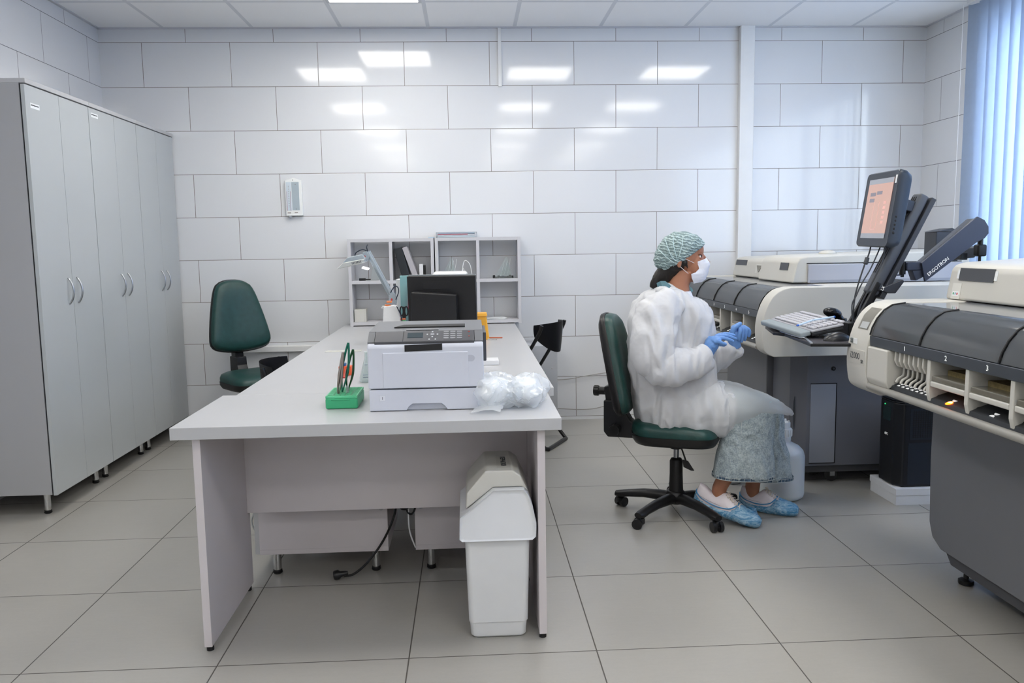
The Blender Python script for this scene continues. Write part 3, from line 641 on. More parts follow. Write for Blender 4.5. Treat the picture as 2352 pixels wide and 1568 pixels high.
# plastic bags of wadding
mat('wadding', 'eff1f4', .8, bump=.6, bscale=35, sss=0); glassy('bag_film', 'f5f8fb', .10, .80)
def bag(cx, cy, rx, ry, rz, tilt, lab, seed):
    r = root('plastic_bag', (cx, cy, .75), lab, 'bag', 'clear plastic bags on the front desk')
    rot = Matrix.Rotation(tilt, 3, 'Z')
    def surf(k, amp):
        g = G(); t = bmesh.new(); bmesh.ops.create_icosphere(t, subdivisions=5, radius=1)
        for v in t.verts:
            c = v.co.copy(); e = lambda a: math.copysign(abs(a)**.75, a)
            p = Vector((e(c.x)*rx*k, e(c.y)*ry*k, c.z*rz*k))
            n1 = noise.noise(Vector((p.x*16+seed, p.y*16, p.z*16))); n2 = 1-abs(noise.noise(Vector((p.x*30, p.y*22+seed, p.z*26))))*2
            corner = (abs(c.x)*abs(c.y))**1.0*2
            p += c*(amp*n1+amp*.8*n2) + Vector((c.x, c.y, -.2*c.z))*corner*.02*(k > .97)
            p = rot @ p; p.z = max(p.z+rz*.92, .0012 if k > .97 else .006); v.co = p+Vector((cx, cy, .75))
        g._add(t); return g
    part('wadding', surf(.74, .006), 'wadding', r, 'white wadding inside'); part('bag_film', surf(1.0, .010), 'bag_film', r, sharp=20)
    return r
bag(2.300, -3.235, .070, .078, .060, .3, 'clear plastic bag of white wadding leaning against the printer', 1.3)
bag(2.412, -3.20, .058, .105, .052, -.22, 'clear plastic bag of white wadding nearest the right desk edge', 5.1)
g = G(); rows = []
for i in range(9):
    row = []
    for j in range(9):
        u, v = i/8, j/8; x = 2.215+.10*u+.02*v; y = -3.37+.10*v; row.append((x, y, .7515+.022*sin(u*2.6)*(.4+.6*v)+.006*noise.noise(Vector((x*60, y*60, 0)))+.004))
    rows.append(row)
g.sheet(rows); solo('plastic_sheet', g, 'bag_film', 'loose crumpled flap of clear plastic in front of the printer corner', 'bag')
# ================================================================ monitor with its back to us
mat('monitor_black', '141417', .42, bump=.1, bscale=400); mat('monitor_rim', '8e9499', .3); mat('screen_off', '0b0c10', .08)
r = root('monitor', (2.07, -1.48, .75), 'black computer monitor on the desk seen from behind', 'monitor')
RM = Matrix.Translation((2.075, -1.50, 0)) @ Matrix.Rotation(radians(-9), 4, 'Z') @ Matrix.Translation((0, 0, .99)) @ Matrix.Rotation(radians(5), 4, 'X')
g = G(RM); g.box(-.188, .188, -.018, .020, -.15, .15, .004); part('casing', g, 'monitor_black', r)
g = G(RM); g.box(-.184, .184, .020, .026, -.146, .153, .002); g.box(-.184, .184, .012, .024, .1495, .154, .001); part('bezel', g, 'monitor_rim', r)
g = G(RM); g.box(-.168, .168, .026, .0275, -.12, .135); part('screen', g, 'screen_off', r)
g = G(RM); g.prism([(-.163, -.149), (.093, -.149), (.092, .055), (-.158, .072)], 'y', -.075, -.018, .008); g.box(-.1, .05, -.02, -.016, .08, .12, .001); part('rear_housing', g, 'monitor_black', r)
g = G(RM)
for x in (-.10, -.03): g.cyl((x, -.076, .025), (x, -.0745, .025), .004, seg=10)
part('vent_hole', g, 'slot_black', r)
g = G(); g.box(2.03, 2.11, -1.53, -1.49, .765, .86, .006); g.lathe([(.10, 0), (.10, .008), (.085, .016), (.0, .018)], (2.07, -1.5, .7503)); part('stand', g, 'monitor_black', r)
# ================================================================ desk lamp
mat('lamp_grey', '9aa5ad', .35); mat('lamp_red', 'b5383a', .4); mat('lamp_cable', '1d2a3c', .5)
LY = -1.25
r = root('desk_lamp', (1.78, LY, .75), 'grey articulated desk lamp bent over the left long desk', 'lamp')
e0 = at(906, 742, LY); e0.z = .75; e1 = at(902, 684, LY); e2 = at(845, 578, LY)
g = G(); g.lathe([(.05, 0), (.05, .012), (.02, .02), (.012, .03), (.0, .03)], (e0.x, e0.y, .7503)); part('base', g, 'lamp_grey', r)
g = G(); g.cyl((e0.x, LY, .77), tuple(e1), .015, seg=12); g.box(e0.x-.017, e0.x-.010, LY-.017, LY+.017, .77, e1.z-.02, .002); part('lower_arm', g, 'lamp_grey', r)
g = G(); d = (e2-e1).normalized()
for s in (-1, 1): g.tube([e1+Vector((0, s*.008, 0)), e2+Vector((0, s*.008, 0))], .0085, 8)
w = d.cross(Vector((0, 1, 0))); g.tube([e1+w*.010, e2+w*.008], .007, 8); g.tube([e1-w*.010, e2-w*.008], .007, 8); part('upper_arm', g, 'lamp_grey', r)
for c, s in ((e1, 1.0), (e2+Vector((-.012, 0, -.02)), .85)):
    g = G(); g.prism([(c.x-.020*s, c.z+.018*s), (c.x+.010*s, c.z+.03*s), (c.x+.026*s, c.z-.005), (c.x+.02*s, c.z-.035*s), (c.x-.006*s, c.z-.045*s), (c.x-.022*s, c.z-.02*s)], 'y', LY-.02, LY+.02, .004); j = part('joint', g, 'lamp_grey', r)
    g = G(); g.ell((c.x-.004, LY-.021, c.z-.008), .005, .002, .008, 14); part('joint_cap', g, 'lamp_red', j)
hd = at(815, 600, LY)
g = G(); HM = frame(hd, (.97, 0, .20), (0, 1, 0))
g.M = HM; g.prism([(-.085, -.010), (-.03, .030), (.055, .030), (.072, .0), (.060, -.012)], 'y', -.045, .045, .006)
sh = part('lamp_head', g, 'lamp_grey', r)
g = G(HM); g.prism([(-.108, -.022), (.045, -.02), (.068, .002), (-.060, .006)], 'y', -.05, .05, .004); part('diffuser', g, glassy('lamp_lens', 'dfe2e0', .15, .35), sh)
g = G(HM)
for i in range(7): g.box(-.012+i*.008, -.009+i*.008, -.0515, -.050, -.014, -.002)
part('vent_slots', g, 'lamp_cable', sh)
g = G(HM); g.box(.052, .085, -.04, .04, -.026, -.016, T=Matrix.Rotation(.5, 4, 'Y')); part('tube_light', g, mat('lamp_glow', 'ffffff', .3, emis='ffffff', es=1.6), sh)
g = G(); g.tube([at(815, 590, LY-.03), at(818, 580, LY-.03), at(832, 573, LY-.03), at(842, 576, LY-.02)], .003, 6, 5); g.tube([at(897, 672, LY-.02), at(906, 658, LY-.02), at(914, 660, LY-.02), at(915, 672, LY-.02), at(909, 688, LY-.02)], .003, 6, 5)
g.tube([e2+Vector((0, -.01, .0)), e2+Vector((-.005, -.01, .025)), e2+Vector((-.002, 0, .04))], .003, 6, 4); part('cable', g, 'lamp_cable', r)
# ================================================================ stationery beside the monitor
g = G(); a = at(919, 640, -1.15); b = at(946, 640, -1.15); g.box(a.x, b.x, -1.17, -1.145, .7502, at(925, 633, -1.17).z, .001)
solo('folder', g, mat('teal_card', '86b4b6', .6), 'upright teal folder between the lamp and the monitor', 'folder')
g = G(); a = at(936, 660, -1.2); g.box(a.x, a.x+.025, -1.205, -1.19, .7502, at(937, 652, -1.2).z, .001); solo('folder', g, mat('pink_card', 'e2486f', .6), 'narrow hot pink folder in front of the teal folder', 'folder')
a = at(911, 650, -1.12); g = G(); g.lathe([(.0, 0), (.02, 0), (.02, at(911, 642, -1.1).z-.75), (0, at(911, 640, -1.1).z-.75)], (a.x+.012, -1.08, .7502), 20); solo('paper_roll', g, 'matte_white', 'upright white paper roll behind the teal folder', 'roll')
g = G(); a = at(914, 742, -1.3); 
r = root('pen_cup', (a.x+.045, -1.30, .75), 'dark desk organiser holding scissors and clips behind the printer', 'organiser')
g = G(); g.prism(rrect(.10, .07, .01, 3, a.x+.05, -1.30), 'z', .7502, .835, .002); part('cup', g, 'black_plastic', r)
c = at(928, 716, -1.32); g = G()
for s in (-1, 1): g.tube([(c.x+s*.013+.009*cos(t), -1.32, c.z+.004+.026*sin(t)) for t in [2*pi*i/14 for i in range(14)]], .004, 7, 2, closed=True)
g.tube([(c.x+.006, -1.32, c.z-.02), (c.x-.002, -1.32, c.z-.075)], .006, 6); g.tube([(c.x-.006, -1.32, c.z-.02), (c.x+.002, -1.32, c.z-.075)], .006, 6); g.box(c.x-.006, c.x+.006, -1.324, -1.316, c.z-.03, c.z+.03, .002)
solo('scissors', g, 'black_plastic_satin', 'black handled scissors standing in the dark organiser', 'scissors')
for px, w, h, m, lab, nm, ct in ((929, .030, .010, mat('orange_clip', 'd97a55', .5), 'orange clip lying on top of the dark organiser', 'clip', 'clip'), (931, .024, .012, mat('mint', '7fd29b', .5), 'mint green eraser lying on the dark organiser', 'eraser', 'eraser')):
    p = at(px, 733 if nm == 'clip' else 738, -1.345); g = G(); g.box(p.x-w/2-.008, p.x+w/2-.008, -1.352, -1.338, p.z-.004, p.z+h-.004, .003); solo(nm, g, m, lab, ct)
p = at(941, 722, -1.34); g = G(); g.cyl((p.x, -1.34, .79), (p.x, -1.34, p.z+.01), .008, seg=12); solo('marker_pen', g, 'black_plastic', 'black marker standing in the dark organiser by the pink folder', 'pen')
p = at(948, 738, -1.34); g = G(); g.cyl((p.x, -1.34, .78), (p.x-.006, -1.34, p.z+.012), .006, seg=12); solo('marker_pen', g, mat('red_plastic', 'd8392c', .4), 'red marker standing in the dark organiser by the monitor', 'pen')
# white dispenser with orange tip
r = root('pipette_stand', (1.72, -1.32, .75), 'white sloping stand with orange tipped tools behind the printer', 'stand')
c0 = at(878, 742, -1.32); c1 = at(927, 742, -1.32); t0 = at(882, 704, -1.32); t1 = at(905, 700, -1.32)
g = G(); g.prism([(c0.x, .7502), (c1.x, .7502), (c1.x-.01, c1.z), (t1.x+.02, t1.z-.01), (t1.x, t1.z), (t0.x, t0.z), (c0.x+.005, c0.z)], 'y', -1.35, -1.28, .004); part('body', g, 'white_plastic', r)
g = G(); g.tube([at(911, 703, -1.355), at(920, 722, -1.355), at(924, 742, -1.355)], .006, 6, 3, flat=.5); part('dark_panel', g, 'lamp_cable', r)
g = G(); a = at(888, 692, -1.32); g.box(a.x, a.x+.03, -1.335, -1.305, a.z-.008, a.z+.002, .002, T=None); a = at(884, 701, -1.32); g.cyl((a.x, -1.32, a.z), (a.x+.035, -1.32, a.z-.003), .006, seg=10); part('orange_tip', g, mat('orange_tip', 'e88a55', .5), r)
g = G(); a = at(876, 705, -1.32); g.box(a.x, a.x+.03, -1.34, -1.30, a.z-.006, a.z-.001, .001); g.box(a.x+.004, a.x+.028, -1.338, -1.302, a.z+.002, a.z+.006, .001); part('tool_rest', g, 'matte_white', r)
# white device behind the monitor, box and cord
r = root('desktop_device', (2.09, -.75, .75), 'rounded white desktop device mostly hidden behind the black monitor', 'device')
a = at(993, 628, -.8); b = at(1074, 626, -.8); g = G(); g.box(a.x, b.x, -.82, -.62, .7502, at(1030, 624, -.8).z, .02, 4); part('casing', g, 'white_plastic', r)
g = G(); g.tube([at(1062, 626, -.7), at(1063, 612, -.7), at(1066, 600, -.7), at(1072, 599, -.7), at(1080, 609, -.7), at(1084, 632, -.7)], .0022, 6, 6); g.tube([at(1060, 626, -.68), at(1064, 616, -.68), at(1067, 626, -.68)], .002, 6, 6); part('cord', g, 'white_plastic', r)
a = at(1076, 631, -.9); b = at(1093, 631, -.9); g = G(); g.box(a.x, b.x, -.92, -.84, .7502, a.z, .003); solo('box', g, 'matte_white', 'upright white carton just behind the right edge of the monitor', 'box')
# yellow container
r = root('sharps_container', (2.26, -1.2, .75), 'yellow container with a folded rim at the right of the monitor', 'container')
g = G(); a = at(1092, 770, -1.18); z1 = at(1110, 722, -1.18).z; x1 = at(1117, 740, -1.18).x
g.loft([ring(a.x-.02, at(1124, 770, -1.18).x, -1.22, -1.12, .7502, .008, 3), ring(a.x-.02, x1, -1.215, -1.125, z1, .01, 3)]); part('body', g, mat('yellow_plastic', 'f2b23c', .4), r)
g = G(); g.loft([ring(a.x-.025, x1+.006, -1.225, -1.115, z1-.006, .01, 3), ring(a.x-.025, x1+.003, -1.222, -1.118, z1+.010, .01, 3)]); part('rim', g, 'yellow_plastic', r)
for k, (px, py, m, lab) in enumerate(((1118, 775, mat('pencil_red', 'd0795c', .5), 'thin pencil with a red end lying on the right long desk'), (1120, 779, 'matte_white', 'thin white stick lying beside the red pencil'))):
    p = atz(px, py, .7535); e = atz(px+36-k*14, py, .7535); g = G(); g.cyl(tuple(p), tuple(e), .0033, seg=8); solo('pencil', g, m, lab, 'pencil')
# ================================================================ open shelf units on the desks
mat('shelf_white', 'c6c6cb', .42)
def shelf(x0, x1, xm, lab):
    r = root('shelf_unit', ((x0+x1)/2, -.12, .75), lab, 'shelf', 'open shelf units on the long desks'); t = .022; z0, z1 = .7503, 1.357
    for a in ((x0, x0+t), (x1-t, x1)):
        g = G(); g.box(a[0], a[1], -.22, -.015, z0, z1, .0008); part('side_panel', g, 'shelf_white', r)
    for a in (z0+.006, 1.045, z1-t):
        g = G(); g.box(x0+t, x1-t, -.219, -.016, a, a+t, .0005); part('shelf_board', g, 'shelf_white', r)
    for a, b in ((z0+.028, 1.045), (1.067, z1-t)):
        g = G(); g.box(xm-t/2, xm+t/2, -.2185, -.0165, a, b, .0005); part('divider', g, 'shelf_white', r)
shelf(1.387, 1.982, 1.683, 'open four-compartment shelf unit at the left, holding a black binder')
shelf(1.990, 2.588, 2.288, 'open four-compartment shelf unit at the right, clear tray of papers on top')
ZS = 1.0672; ZL = .7785
r = root('binder', (1.745, -.15, ZS), 'black binder leaning in the upper right compartment of the left shelf unit', 'binder')
g = G(); g.box(-.028, .028, -.07, .07, 0, .225, .004, T=Matrix.Translation((1.786, -.13, ZS+.008)) @ Matrix.Rotation(radians(-14), 4, 'Y')); part('cover', g, mat('binder_black', '24292e', .35), r)
g = G(); g.box(-.018, .018, -.072, .06, 0, .235, .001, T=Matrix.Translation((1.855, -.13, ZS+.007)) @ Matrix.Rotation(radians(-19), 4, 'Y')); solo('magazine_file', g, glassy('clear_file', 'd9d6dc', .15, .4), 'clear plastic magazine file leaning on the black binder', 'file')
a = at(964, 632, -.17); g = G(); g.box(a.x, a.x+.026, -.19, -.13, ZS, at(968, 606, -.17).z, .001)
r = root('carton', (a.x+.02, -.16, ZS), 'narrow white carton with a black side, upper right compartment of the left shelf unit', 'box'); part('carton_body', g, 'matte_white', r)
g = G(); g.box(a.x+.0265, a.x+.042, -.188, -.132, ZS, at(968, 609, -.17).z, .001); part('black_side', g, 'black_plastic', r)
r = root('clip_stand', (1.50, -.15, ZS), 'clear acrylic stand with a dark clip, upper left compartment of the left shelf unit', 'stand')
g = G(); g.box(1.455, 1.50, -.19, -.165, ZS, ZS+.018, .003); g.box(1.50, 1.535, -.19, -.17, ZS+.004, ZS+.012); part('clip', g, 'black_plastic', r)
g = G(); g.prism([(1.535, ZS), (1.62, ZS), (1.56, ZS+.14), (1.555, ZS+.14)], 'y', -.17, -.168); part('plate', g, 'clear_acrylic', r)
g = G(); g.box(1.415, 1.485, -.20, -.12, ZL, ZL+.088, .002); g.box(1.485, 1.497, -.20, -.12, ZL, ZL+.09, .001); solo('storage_box', g, mat('cream_plastic', 'c9c8c3', .5), 'cream translucent box in the lower left compartment of the left shelf unit', 'box')
def wires(x0, x1, z, lab, m, n, seed):
    rnd = random.Random(seed); r = root('acrylic_stand', ((x0+x1)/2, -.14, z), lab, 'stand')
    g = G(); g.prism([(x0, z), (x1, z), ((x0+x1)/2+.03, z+.15), ((x0+x1)/2+.02, z+.15)], 'y', -.18, -.177); part('plate', g, 'clear_acrylic', r)
    g = G(); g.prism([(x0+.03, z), (x1, z), (x1-.03, z+.11)], 'y', -.10, -.097); part('plate', g, 'clear_acrylic', r)
    if n:
        g = G()
        for i in range(n):
            x = x0+(x1-x0)*i/(n-1); g.box(x-.008, x+.009, -.175+rnd.random()*.03, -.14, z, z+.012+.010*rnd.random(), .002)
        part('dark_clip', g, m, r)
    g = G()
    for i in range(3):
        a = x0+.04+i*.022; g.tube([(a, -.15, z), (a+.02, -.155, z+.06), (a+.035, -.15, z+.12+.01*i)], .0028, 6, 4, flat=.5)
    part('strip', g, mat('clear_strip', 'f0f2f4', .1), r)
wires(2.40, 2.53, ZS, 'clear acrylic stand with small black clips, upper right compartment of the right shelf unit', 'black_plastic', 9, 2)
wires(2.02, 2.14, ZS, 'clear bent plastic holder, upper left compartment of the right shelf unit', 'black_plastic', 0, 3)
g = G()
for i in range(4): g.box(-.07+.004*i, .07, -.07, .06, .002*i+.0004, .002*i+.0018, T=Matrix.Rotation(.12*i-.2, 4, 'Z'))
g.bm.transform(Matrix.Translation((2.41, -.12, ZL))); solo('paper_stack', g, 'paper', 'loose white papers in the lower right compartment of the right shelf unit', 'paper')
r = root('letter_tray', (2.15, -.12, 1.357), 'clear tray with magazines lying on top of the right shelf unit', 'tray')
ZT = 1.3574; g = G(); g.box(2.0, 2.285, -.215, -.02, ZT, ZT+.003); g.box(2.0, 2.285, -.215, -.02, ZT+.036, ZT+.038); g.box(2.0, 2.003, -.215, -.02, ZT, ZT+.038); g.box(2.282, 2.285, -.215, -.02, ZT, ZT+.038); part('tray_shell', g, glassy('tray_clear', 'e6eef6', .08, .6), r)
for k, (c, z) in enumerate((('c6d3dd', .004), ('ccd5dd', .012), ('c77e8c', .020), ('bcd0e0', .027))):
    g = G(); g.box(2.012, 2.27-.05*(k == 2), -.205, -.03, ZT+z, ZT+z+.006); solo('magazine', g, mat('mag%d' % k, c, .5), ('pale grey magazine at the bottom of the clear tray', 'light magazine second from the bottom of the clear tray', 'red covered magazine in the clear tray', 'light blue magazine on top in the clear tray')[k], 'magazine', 'magazines in the clear tray')
g = G(); g.box(1.945, 1.985, -.2, -.1, ZT, ZT+.005); solo('notepad', g, mat('light_blue', 'a9c7da', .5), 'small light blue pad at the right end of the left shelf unit', 'notepad')
# ================================================================ analysers
mat('shell_beige', 'c9c7c0', .45, var=.008, bump=.05, bscale=300); mat('shell_cool', 'c6cad6', .45, var=.008); mat('body_grey', '75767c', .5, var=.012, bump=.05, bscale=300); mat('panel_grey', '8f939d', .45)
mat('fascia_dark', '43484f', .38); mat('lamp_panel', '2e3135', .45); mat('inner_dark', '2a2b2d', .7); mat('inner_grey', '8b8880', .6); mat('plate_dark', '4a4c51', .5); mat('seam_black', '101114', .5)
mat('rail_grey', '9b9993', .35); mat('icon_white', 'eef0f0', .4, emis='ffffff', es=.25); mat('icon_orange', 'ff7a28', .4, emis='ff5a10', es=6); mat('icon_hot', 'ffe2b8', .4, emis='ffb060', es=5)
glassy('smoked_cover', '7d8186', .08, .42); glassy('smoked_tray', '8b877c', .1, .5); mat('sponge', '8a7a52', .8, var=.25, vscale=90)
DP = [(3.745, .718), (3.705, .74), (3.69, .775), (3.684, .86), (3.697, .94), (3.728, 1.01), (3.775, 1.052), (3.83, 1.066)]      # front outline of the deck, bottom to top
_q = []
for i in range(len(DP)-1):
    p0, p1, p2, p3 = (Vector(DP[max(0, min(len(DP)-1, i+j))]) for j in (-1, 0, 1, 2))
    for t in (0, .25, .5, .75): _q.append(tuple(.5*((2*p1)+(p2-p0)*t+(2*p0-5*p1+4*p2-p3)*t*t+(3*p1-p0-3*p2+p3)*t**3)))
DP = _q+[DP[-1]]
def halfdisc(g, x, y, z, r, up, T=None):
    pts = [(r*cos(a), r*sin(a)) for a in [pi*i/10 for i in range(11)]]
    if up < 0: pts = [(u, -v) for u, v in pts]
    g.prism([(y-u, z+v) for u, v in pts], 'x', x-.0006, x+.001)
def analyser(r, y0, y1, bays, lab_side, ends, covers, end_names):
    # deck runs from y0 (near camera) to y1 (far); the open front bays lie between b0 and b1
    b0, b1 = bays[0], bays[-1]
    # shell: base slab, back top, end caps
    g = G(); g.box(3.86, 4.9, y0+.01, y1-.01, .72, .80, .004); g.box(3.86, 4.9, b0, b1, .80, .93, 0); part('deck_base', g, 'shell_beige', r)
    g = G(); g.box(3.98, 4.9, y0+.012, y1-.012, .9305, 1.062, .003); part('deck_top', g, 'shell_beige', r)
    for (a, b), nm in zip(ends, end_names):
        g = G(); g.prism(DP+[(4.9, 1.066), (4.9, .718)], 'y', a, b, .005, 2); part('end_cap', g, 'shell_beige', r)
    # numbered strip
    lo_, hi = ends[0][1] if ends[0][1] < ends[1][0] else ends[1][1], max(ends[0][0], ends[1][0])
    ya, yb = min(e[1] for e in ends), max(e[0] for e in ends)
    g = G(); g.prism([(3.699, .908), (3.697, .944), (3.73, .948), (3.73, .905)], 'y', ya, yb, .002); st = part('numbered_strip', g, 'fascia_dark', r)
    # smoked covers
    arc = [(3.700, .947), (3.708, .975), (3.725, 1.008), (3.75, 1.038), (3.78, 1.056), (3.83, 1.063)]
    for a, b in zip(covers[:-1], covers[1:]):
        g = G(); g.sheet([[(x, y, z) for y in (a+.004, b-.004)] for x, z in arc], .004); cv = part('cover', g, 'smoked_cover', r)
        g = G(); g.tube([(x-.003, b, z+.001) for x, z in arc], .0035, 6); part('cover_seam', g, 'seam_black', cv)
    g = G(); g.box(3.83, 4.07, ya, yb, 1.0585, 1.063); part('top_window', g, 'smoked_cover', r)
    g = G(); g.box(3.83, 3.98, ya, yb, .9305, .95); g.box(3.74, 3.83, ya, yb, .93, .9302)
    part('well_floor', g, 'inner_grey', r)
    g = G()
    n = int((yb-ya)/.11)
    for i in range(n):
        y = ya+.05+i*(yb-ya-.1)/max(1, n-1); g.box(3.76, 3.90+.03*(i % 2), y-.035, y+.03, .9505, .975+.015*(i % 3), .004)
    part('reagent_tray', g, 'inner_dark', r)
    # bottom rail and lamp panel
    g = G(); g.tube([(3.702, ya, .757), (3.702, yb, .757)], .013, 12); part('rail', g, 'rail_grey', r)
    g = G(); g.prism([(3.708, .765), (3.712, .782), (3.775, .806), (3.86, .806), (3.86, .765)], 'y', ya+.001, yb-.001); lp = part('lamp_panel', g, 'lamp_panel', r)
    # bays
    for i in range(len(bays)):
        y = bays[i]; g = G(); g.prism([(3.704, .907), (3.703, .80), (3.712, .765), (3.735, .792), (3.80, .805), (3.86, .805), (3.86, .907)], 'y', y-.009, y+.009, .002); part('divider', g, 'shell_beige', r)
    return st, lp
def bay_bits(r, lp, st, a, b, num, lit=False, tray=True, S=1):
    m = (a+b)/2; w = abs(b-a)
    g = G(); g.box(3.82, 3.84, min(a, b)+.01, max(a, b)-.01, .806, .905); bb = part('bay_back', g, 'inner_grey', r)
    if tray:
        g = G(); g.box(3.704, 3.80, min(a, b)+.011, max(a, b)-.011, .822, .840, .004); t = part('carrier', g, 'shell_beige', r)
        g = G(); g.box(3.708, 3.78, min(a, b)+.013, max(a, b)-.013, .8405, .858, .003); part('carrier_lid', g, 'smoked_tray', t)
        g = G(); g.box(3.76, 3.82, min(a, b)+.015, max(a, b)-.015, .8405, .875); part('rack_load', g, 'sponge', t)
    z = .7885; x = 3.7285
    for up in (1, -1):
        g = G(); pts = [(.010*cos(t), .009*sin(t)*up) for t in [pi*i/10 for i in range(11)]]
        # lower half opens down, upper half opens up, touching at their round sides
        T = frame((3.7265, m, .7885), (0, -1, 0), (.0630, 0, .024))
        off = -.0105 if up > 0 else .0105
        g.prism([(u, v+off) for u, v in pts], 'z', .0, .0012, T=T)
        part('status_icon', g, ('icon_hot' if lit and up > 0 else 'icon_white'), lp)
    if lit:
        g = G(); T = frame((3.7265, m, .7885), (0, -1, 0), (.0630, 0, .024)); g.prism([(.0122*cos(t), .0118*sin(t)-.0115) for t in [2*pi*i/20 for i in range(20)]], 'z', 0, .0006, T=T); part('status_glow', g, 'icon_orange', lp)
    text('numeral', str(num), .023, frame((3.6975, m+.0, .9255), (0, -1, 0), (0, 0, 1)), 'icon_white', st)
# ---- near analyser
r = root('analyser', (4.4, -4.2, 0), 'large beige and grey laboratory analyser at the right edge, nearest the camera', 'analyser', 'laboratory analysers')
near = r
bays = [-3.44-.207*i for i in range(9)]
st, lp = analyser(r, -5.4, -2.90, [-3.44-.207*i for i in range(9)], 0, [(-3.055, -2.90), (-5.4, -5.25)], [-5.25, -4.63, -4.22, -3.80, -3.39, -3.057], ('far', 'near'))
for i in range(7): bay_bits(r, lp, st, bays[i], bays[i+1], i+2, lit=(i == 0))
text('numeral', '1', .023, frame((3.6975, -3.30, .9255), (0, -1, 0), (0, 0, 1)), 'icon_white', st)
g = G(); g.prism([(3.688, .907), (3.688, .79), (3.70, .766), (3.735, .79), (3.86, .80), (3.86, .907)], 'y', -3.20, -3.057, .006); part('corner_block', g, 'shell_beige', r)
g = G(); g.box(3.80, 3.83, -3.43, -3.205, .806, .905); part('bay_back', g, 'inner_grey', r)
for i in range(7):
    y = -3.222-.0295*i; g = G()
    g.prism([(3.708, .907), (3.706, .875), (3.716, .856), (3.745, .845), (3.745, .907)], 'y', y-.0045, y+.0045, .002)
    g.tube([(3.742, y, .85), (3.740, y, .822), (3.722, y, .81), (3.715, y, .797)], .0045, 8, 3); part('lane_guide', g, 'shell_beige', r)
    y -= .008
    for up in (1, -1):
        T = frame((3.7265, y, .7885), (0, -1, 0), (.0630, 0, .024)); off = -.0095 if up > 0 else .0095; g = G()
        g.prism([(.0075*cos(t), .0075*sin(t)*up+off) for t in [pi*i2/10 for i2 in range(11)]], 'z', 0, .0012, T=T); part('status_icon', g, 'icon_white', lp)
# end cap details
cap = [c for c in r.children if c.name.startswith('end_cap')][0]
g = G(); g.prism([(-2.915, .83), (-3.045, .83), (-3.045, .885), (-2.915, .885)], 'x', 3.6835, 3.687); pl = part('name_plate', g, mat('plate_beige', 'c2c0b9', .5), cap)
text('lettering', 'i2000', .034, frame((3.6830, -2.972, .860), (0, -1, 0), (0, 0, 1)), 'plate_dark', pl, ext=.0004)
text('lettering', 'SR', .020, frame((3.6830, -3.028, .843), (0, -1, 0), (0, 0, 1)), 'plate_dark', pl, ext=.0004)
g = G(); g.box(3.6865, 3.690, -2.945, -2.925, .905, .925, T=Matrix()); part('number_label', g, mat('label_grey', '9ba3a3', .5), cap)
text('lettering', '22', .020, frame((3.6858, -2.935, .914), (0, -1, 0), (0, 0, 1)), 'ink', cap, ext=.0003)
g = G(); g.box(3.6870, 3.690, -2.975, -2.947, .905, .925); part('number_label', g, 'paper', cap)
mat('recess_pale', 'd6d5cf', .5)
g = G(); g.sheet([[(x, y, z) for y in (-2.945, -3.025)] for x, z in ((3.7035, .962), (3.716, .99), (3.7265, 1.012), (3.744, 1.030), (3.756, 1.041))], .0015); part('control_recess', g, mat('recess_shade', 'b0aea6', .5), cap)
g = G(); g.sheet([[(x-.0015, y, z+.0005) for y in (-2.962, -3.018)] for x, z in ((3.7045, .966), (3.711, .980), (3.7155, .99))], .0015); part('button_label', g, 'paper', cap)
# hood
g = G(); g.prism([(4.05, 1.0665), (4.07, 1.18), (4.085, 1.198), (4.12, 1.206), (4.9, 1.245), (4.9, 1.0665)], 'y', -5.2, -2.93, .012, 3); hd = part('hood', g, 'shell_beige', r)
def onhood(y, z, w, h, m, nm, par, d=.0012):
    x = 4.05+(z-1.0665)*.176; T = frame((x-.0004, y, z), (0, -1, 0), (.02, 0, .1135)); g = G(); g.box(-w/2, w/2, -h/2, h/2, 0, d, T=T); return part(nm, g, m, par)
onhood(-3.10, 1.163, .205, .047, 'plate_dark', 'name_plate', hd, .003); onhood(-3.10, 1.163, .236, .034, 'paper', 'tape', hd)
onhood(-2.995, 1.10, .055, .060, 'recess_pale', 'control_recess', hd, .001); onhood(-2.995, 1.09, .04, .018, 'paper', 'button_label', hd, .002)
for k, (c, dy) in enumerate((('2f9a6a', 0.012), ('8ea2c0', 0), ('c23a45', -.012))): onhood(-2.995+dy, 1.09, .006, .008, mat('dot%d' % k, c, .4), 'button', hd, .003)
# lower body
g = G(); g.prism([(-2.97, .72), (-2.965, .45), (-2.975, .20), (-3.0, .145), (-3.06, .115), (-5.3, .115), (-5.3, .72)], 'x', 4.0, 4.9, .006); bd = part('lower_cabinet', g, 'body_grey', r)
g = G(); g.prism([(-3.06, .1145), (-3.10, .07), (-5.25, .07), (-5.25, .1145)], 'x', 4.02, 4.88); part('plinth', g, mat('plinth_grey', '4c4d51', .5), r)
for y in (-3.12, -5.1):
    for x in (4.07, 4.8):
        g = G(); g.lathe([(.02, 0), (.028, .004), (.028, .018), (.01, .024), (.009, .07)], (x, y, 0), 8); part('foot', g, 'black_plastic', r)
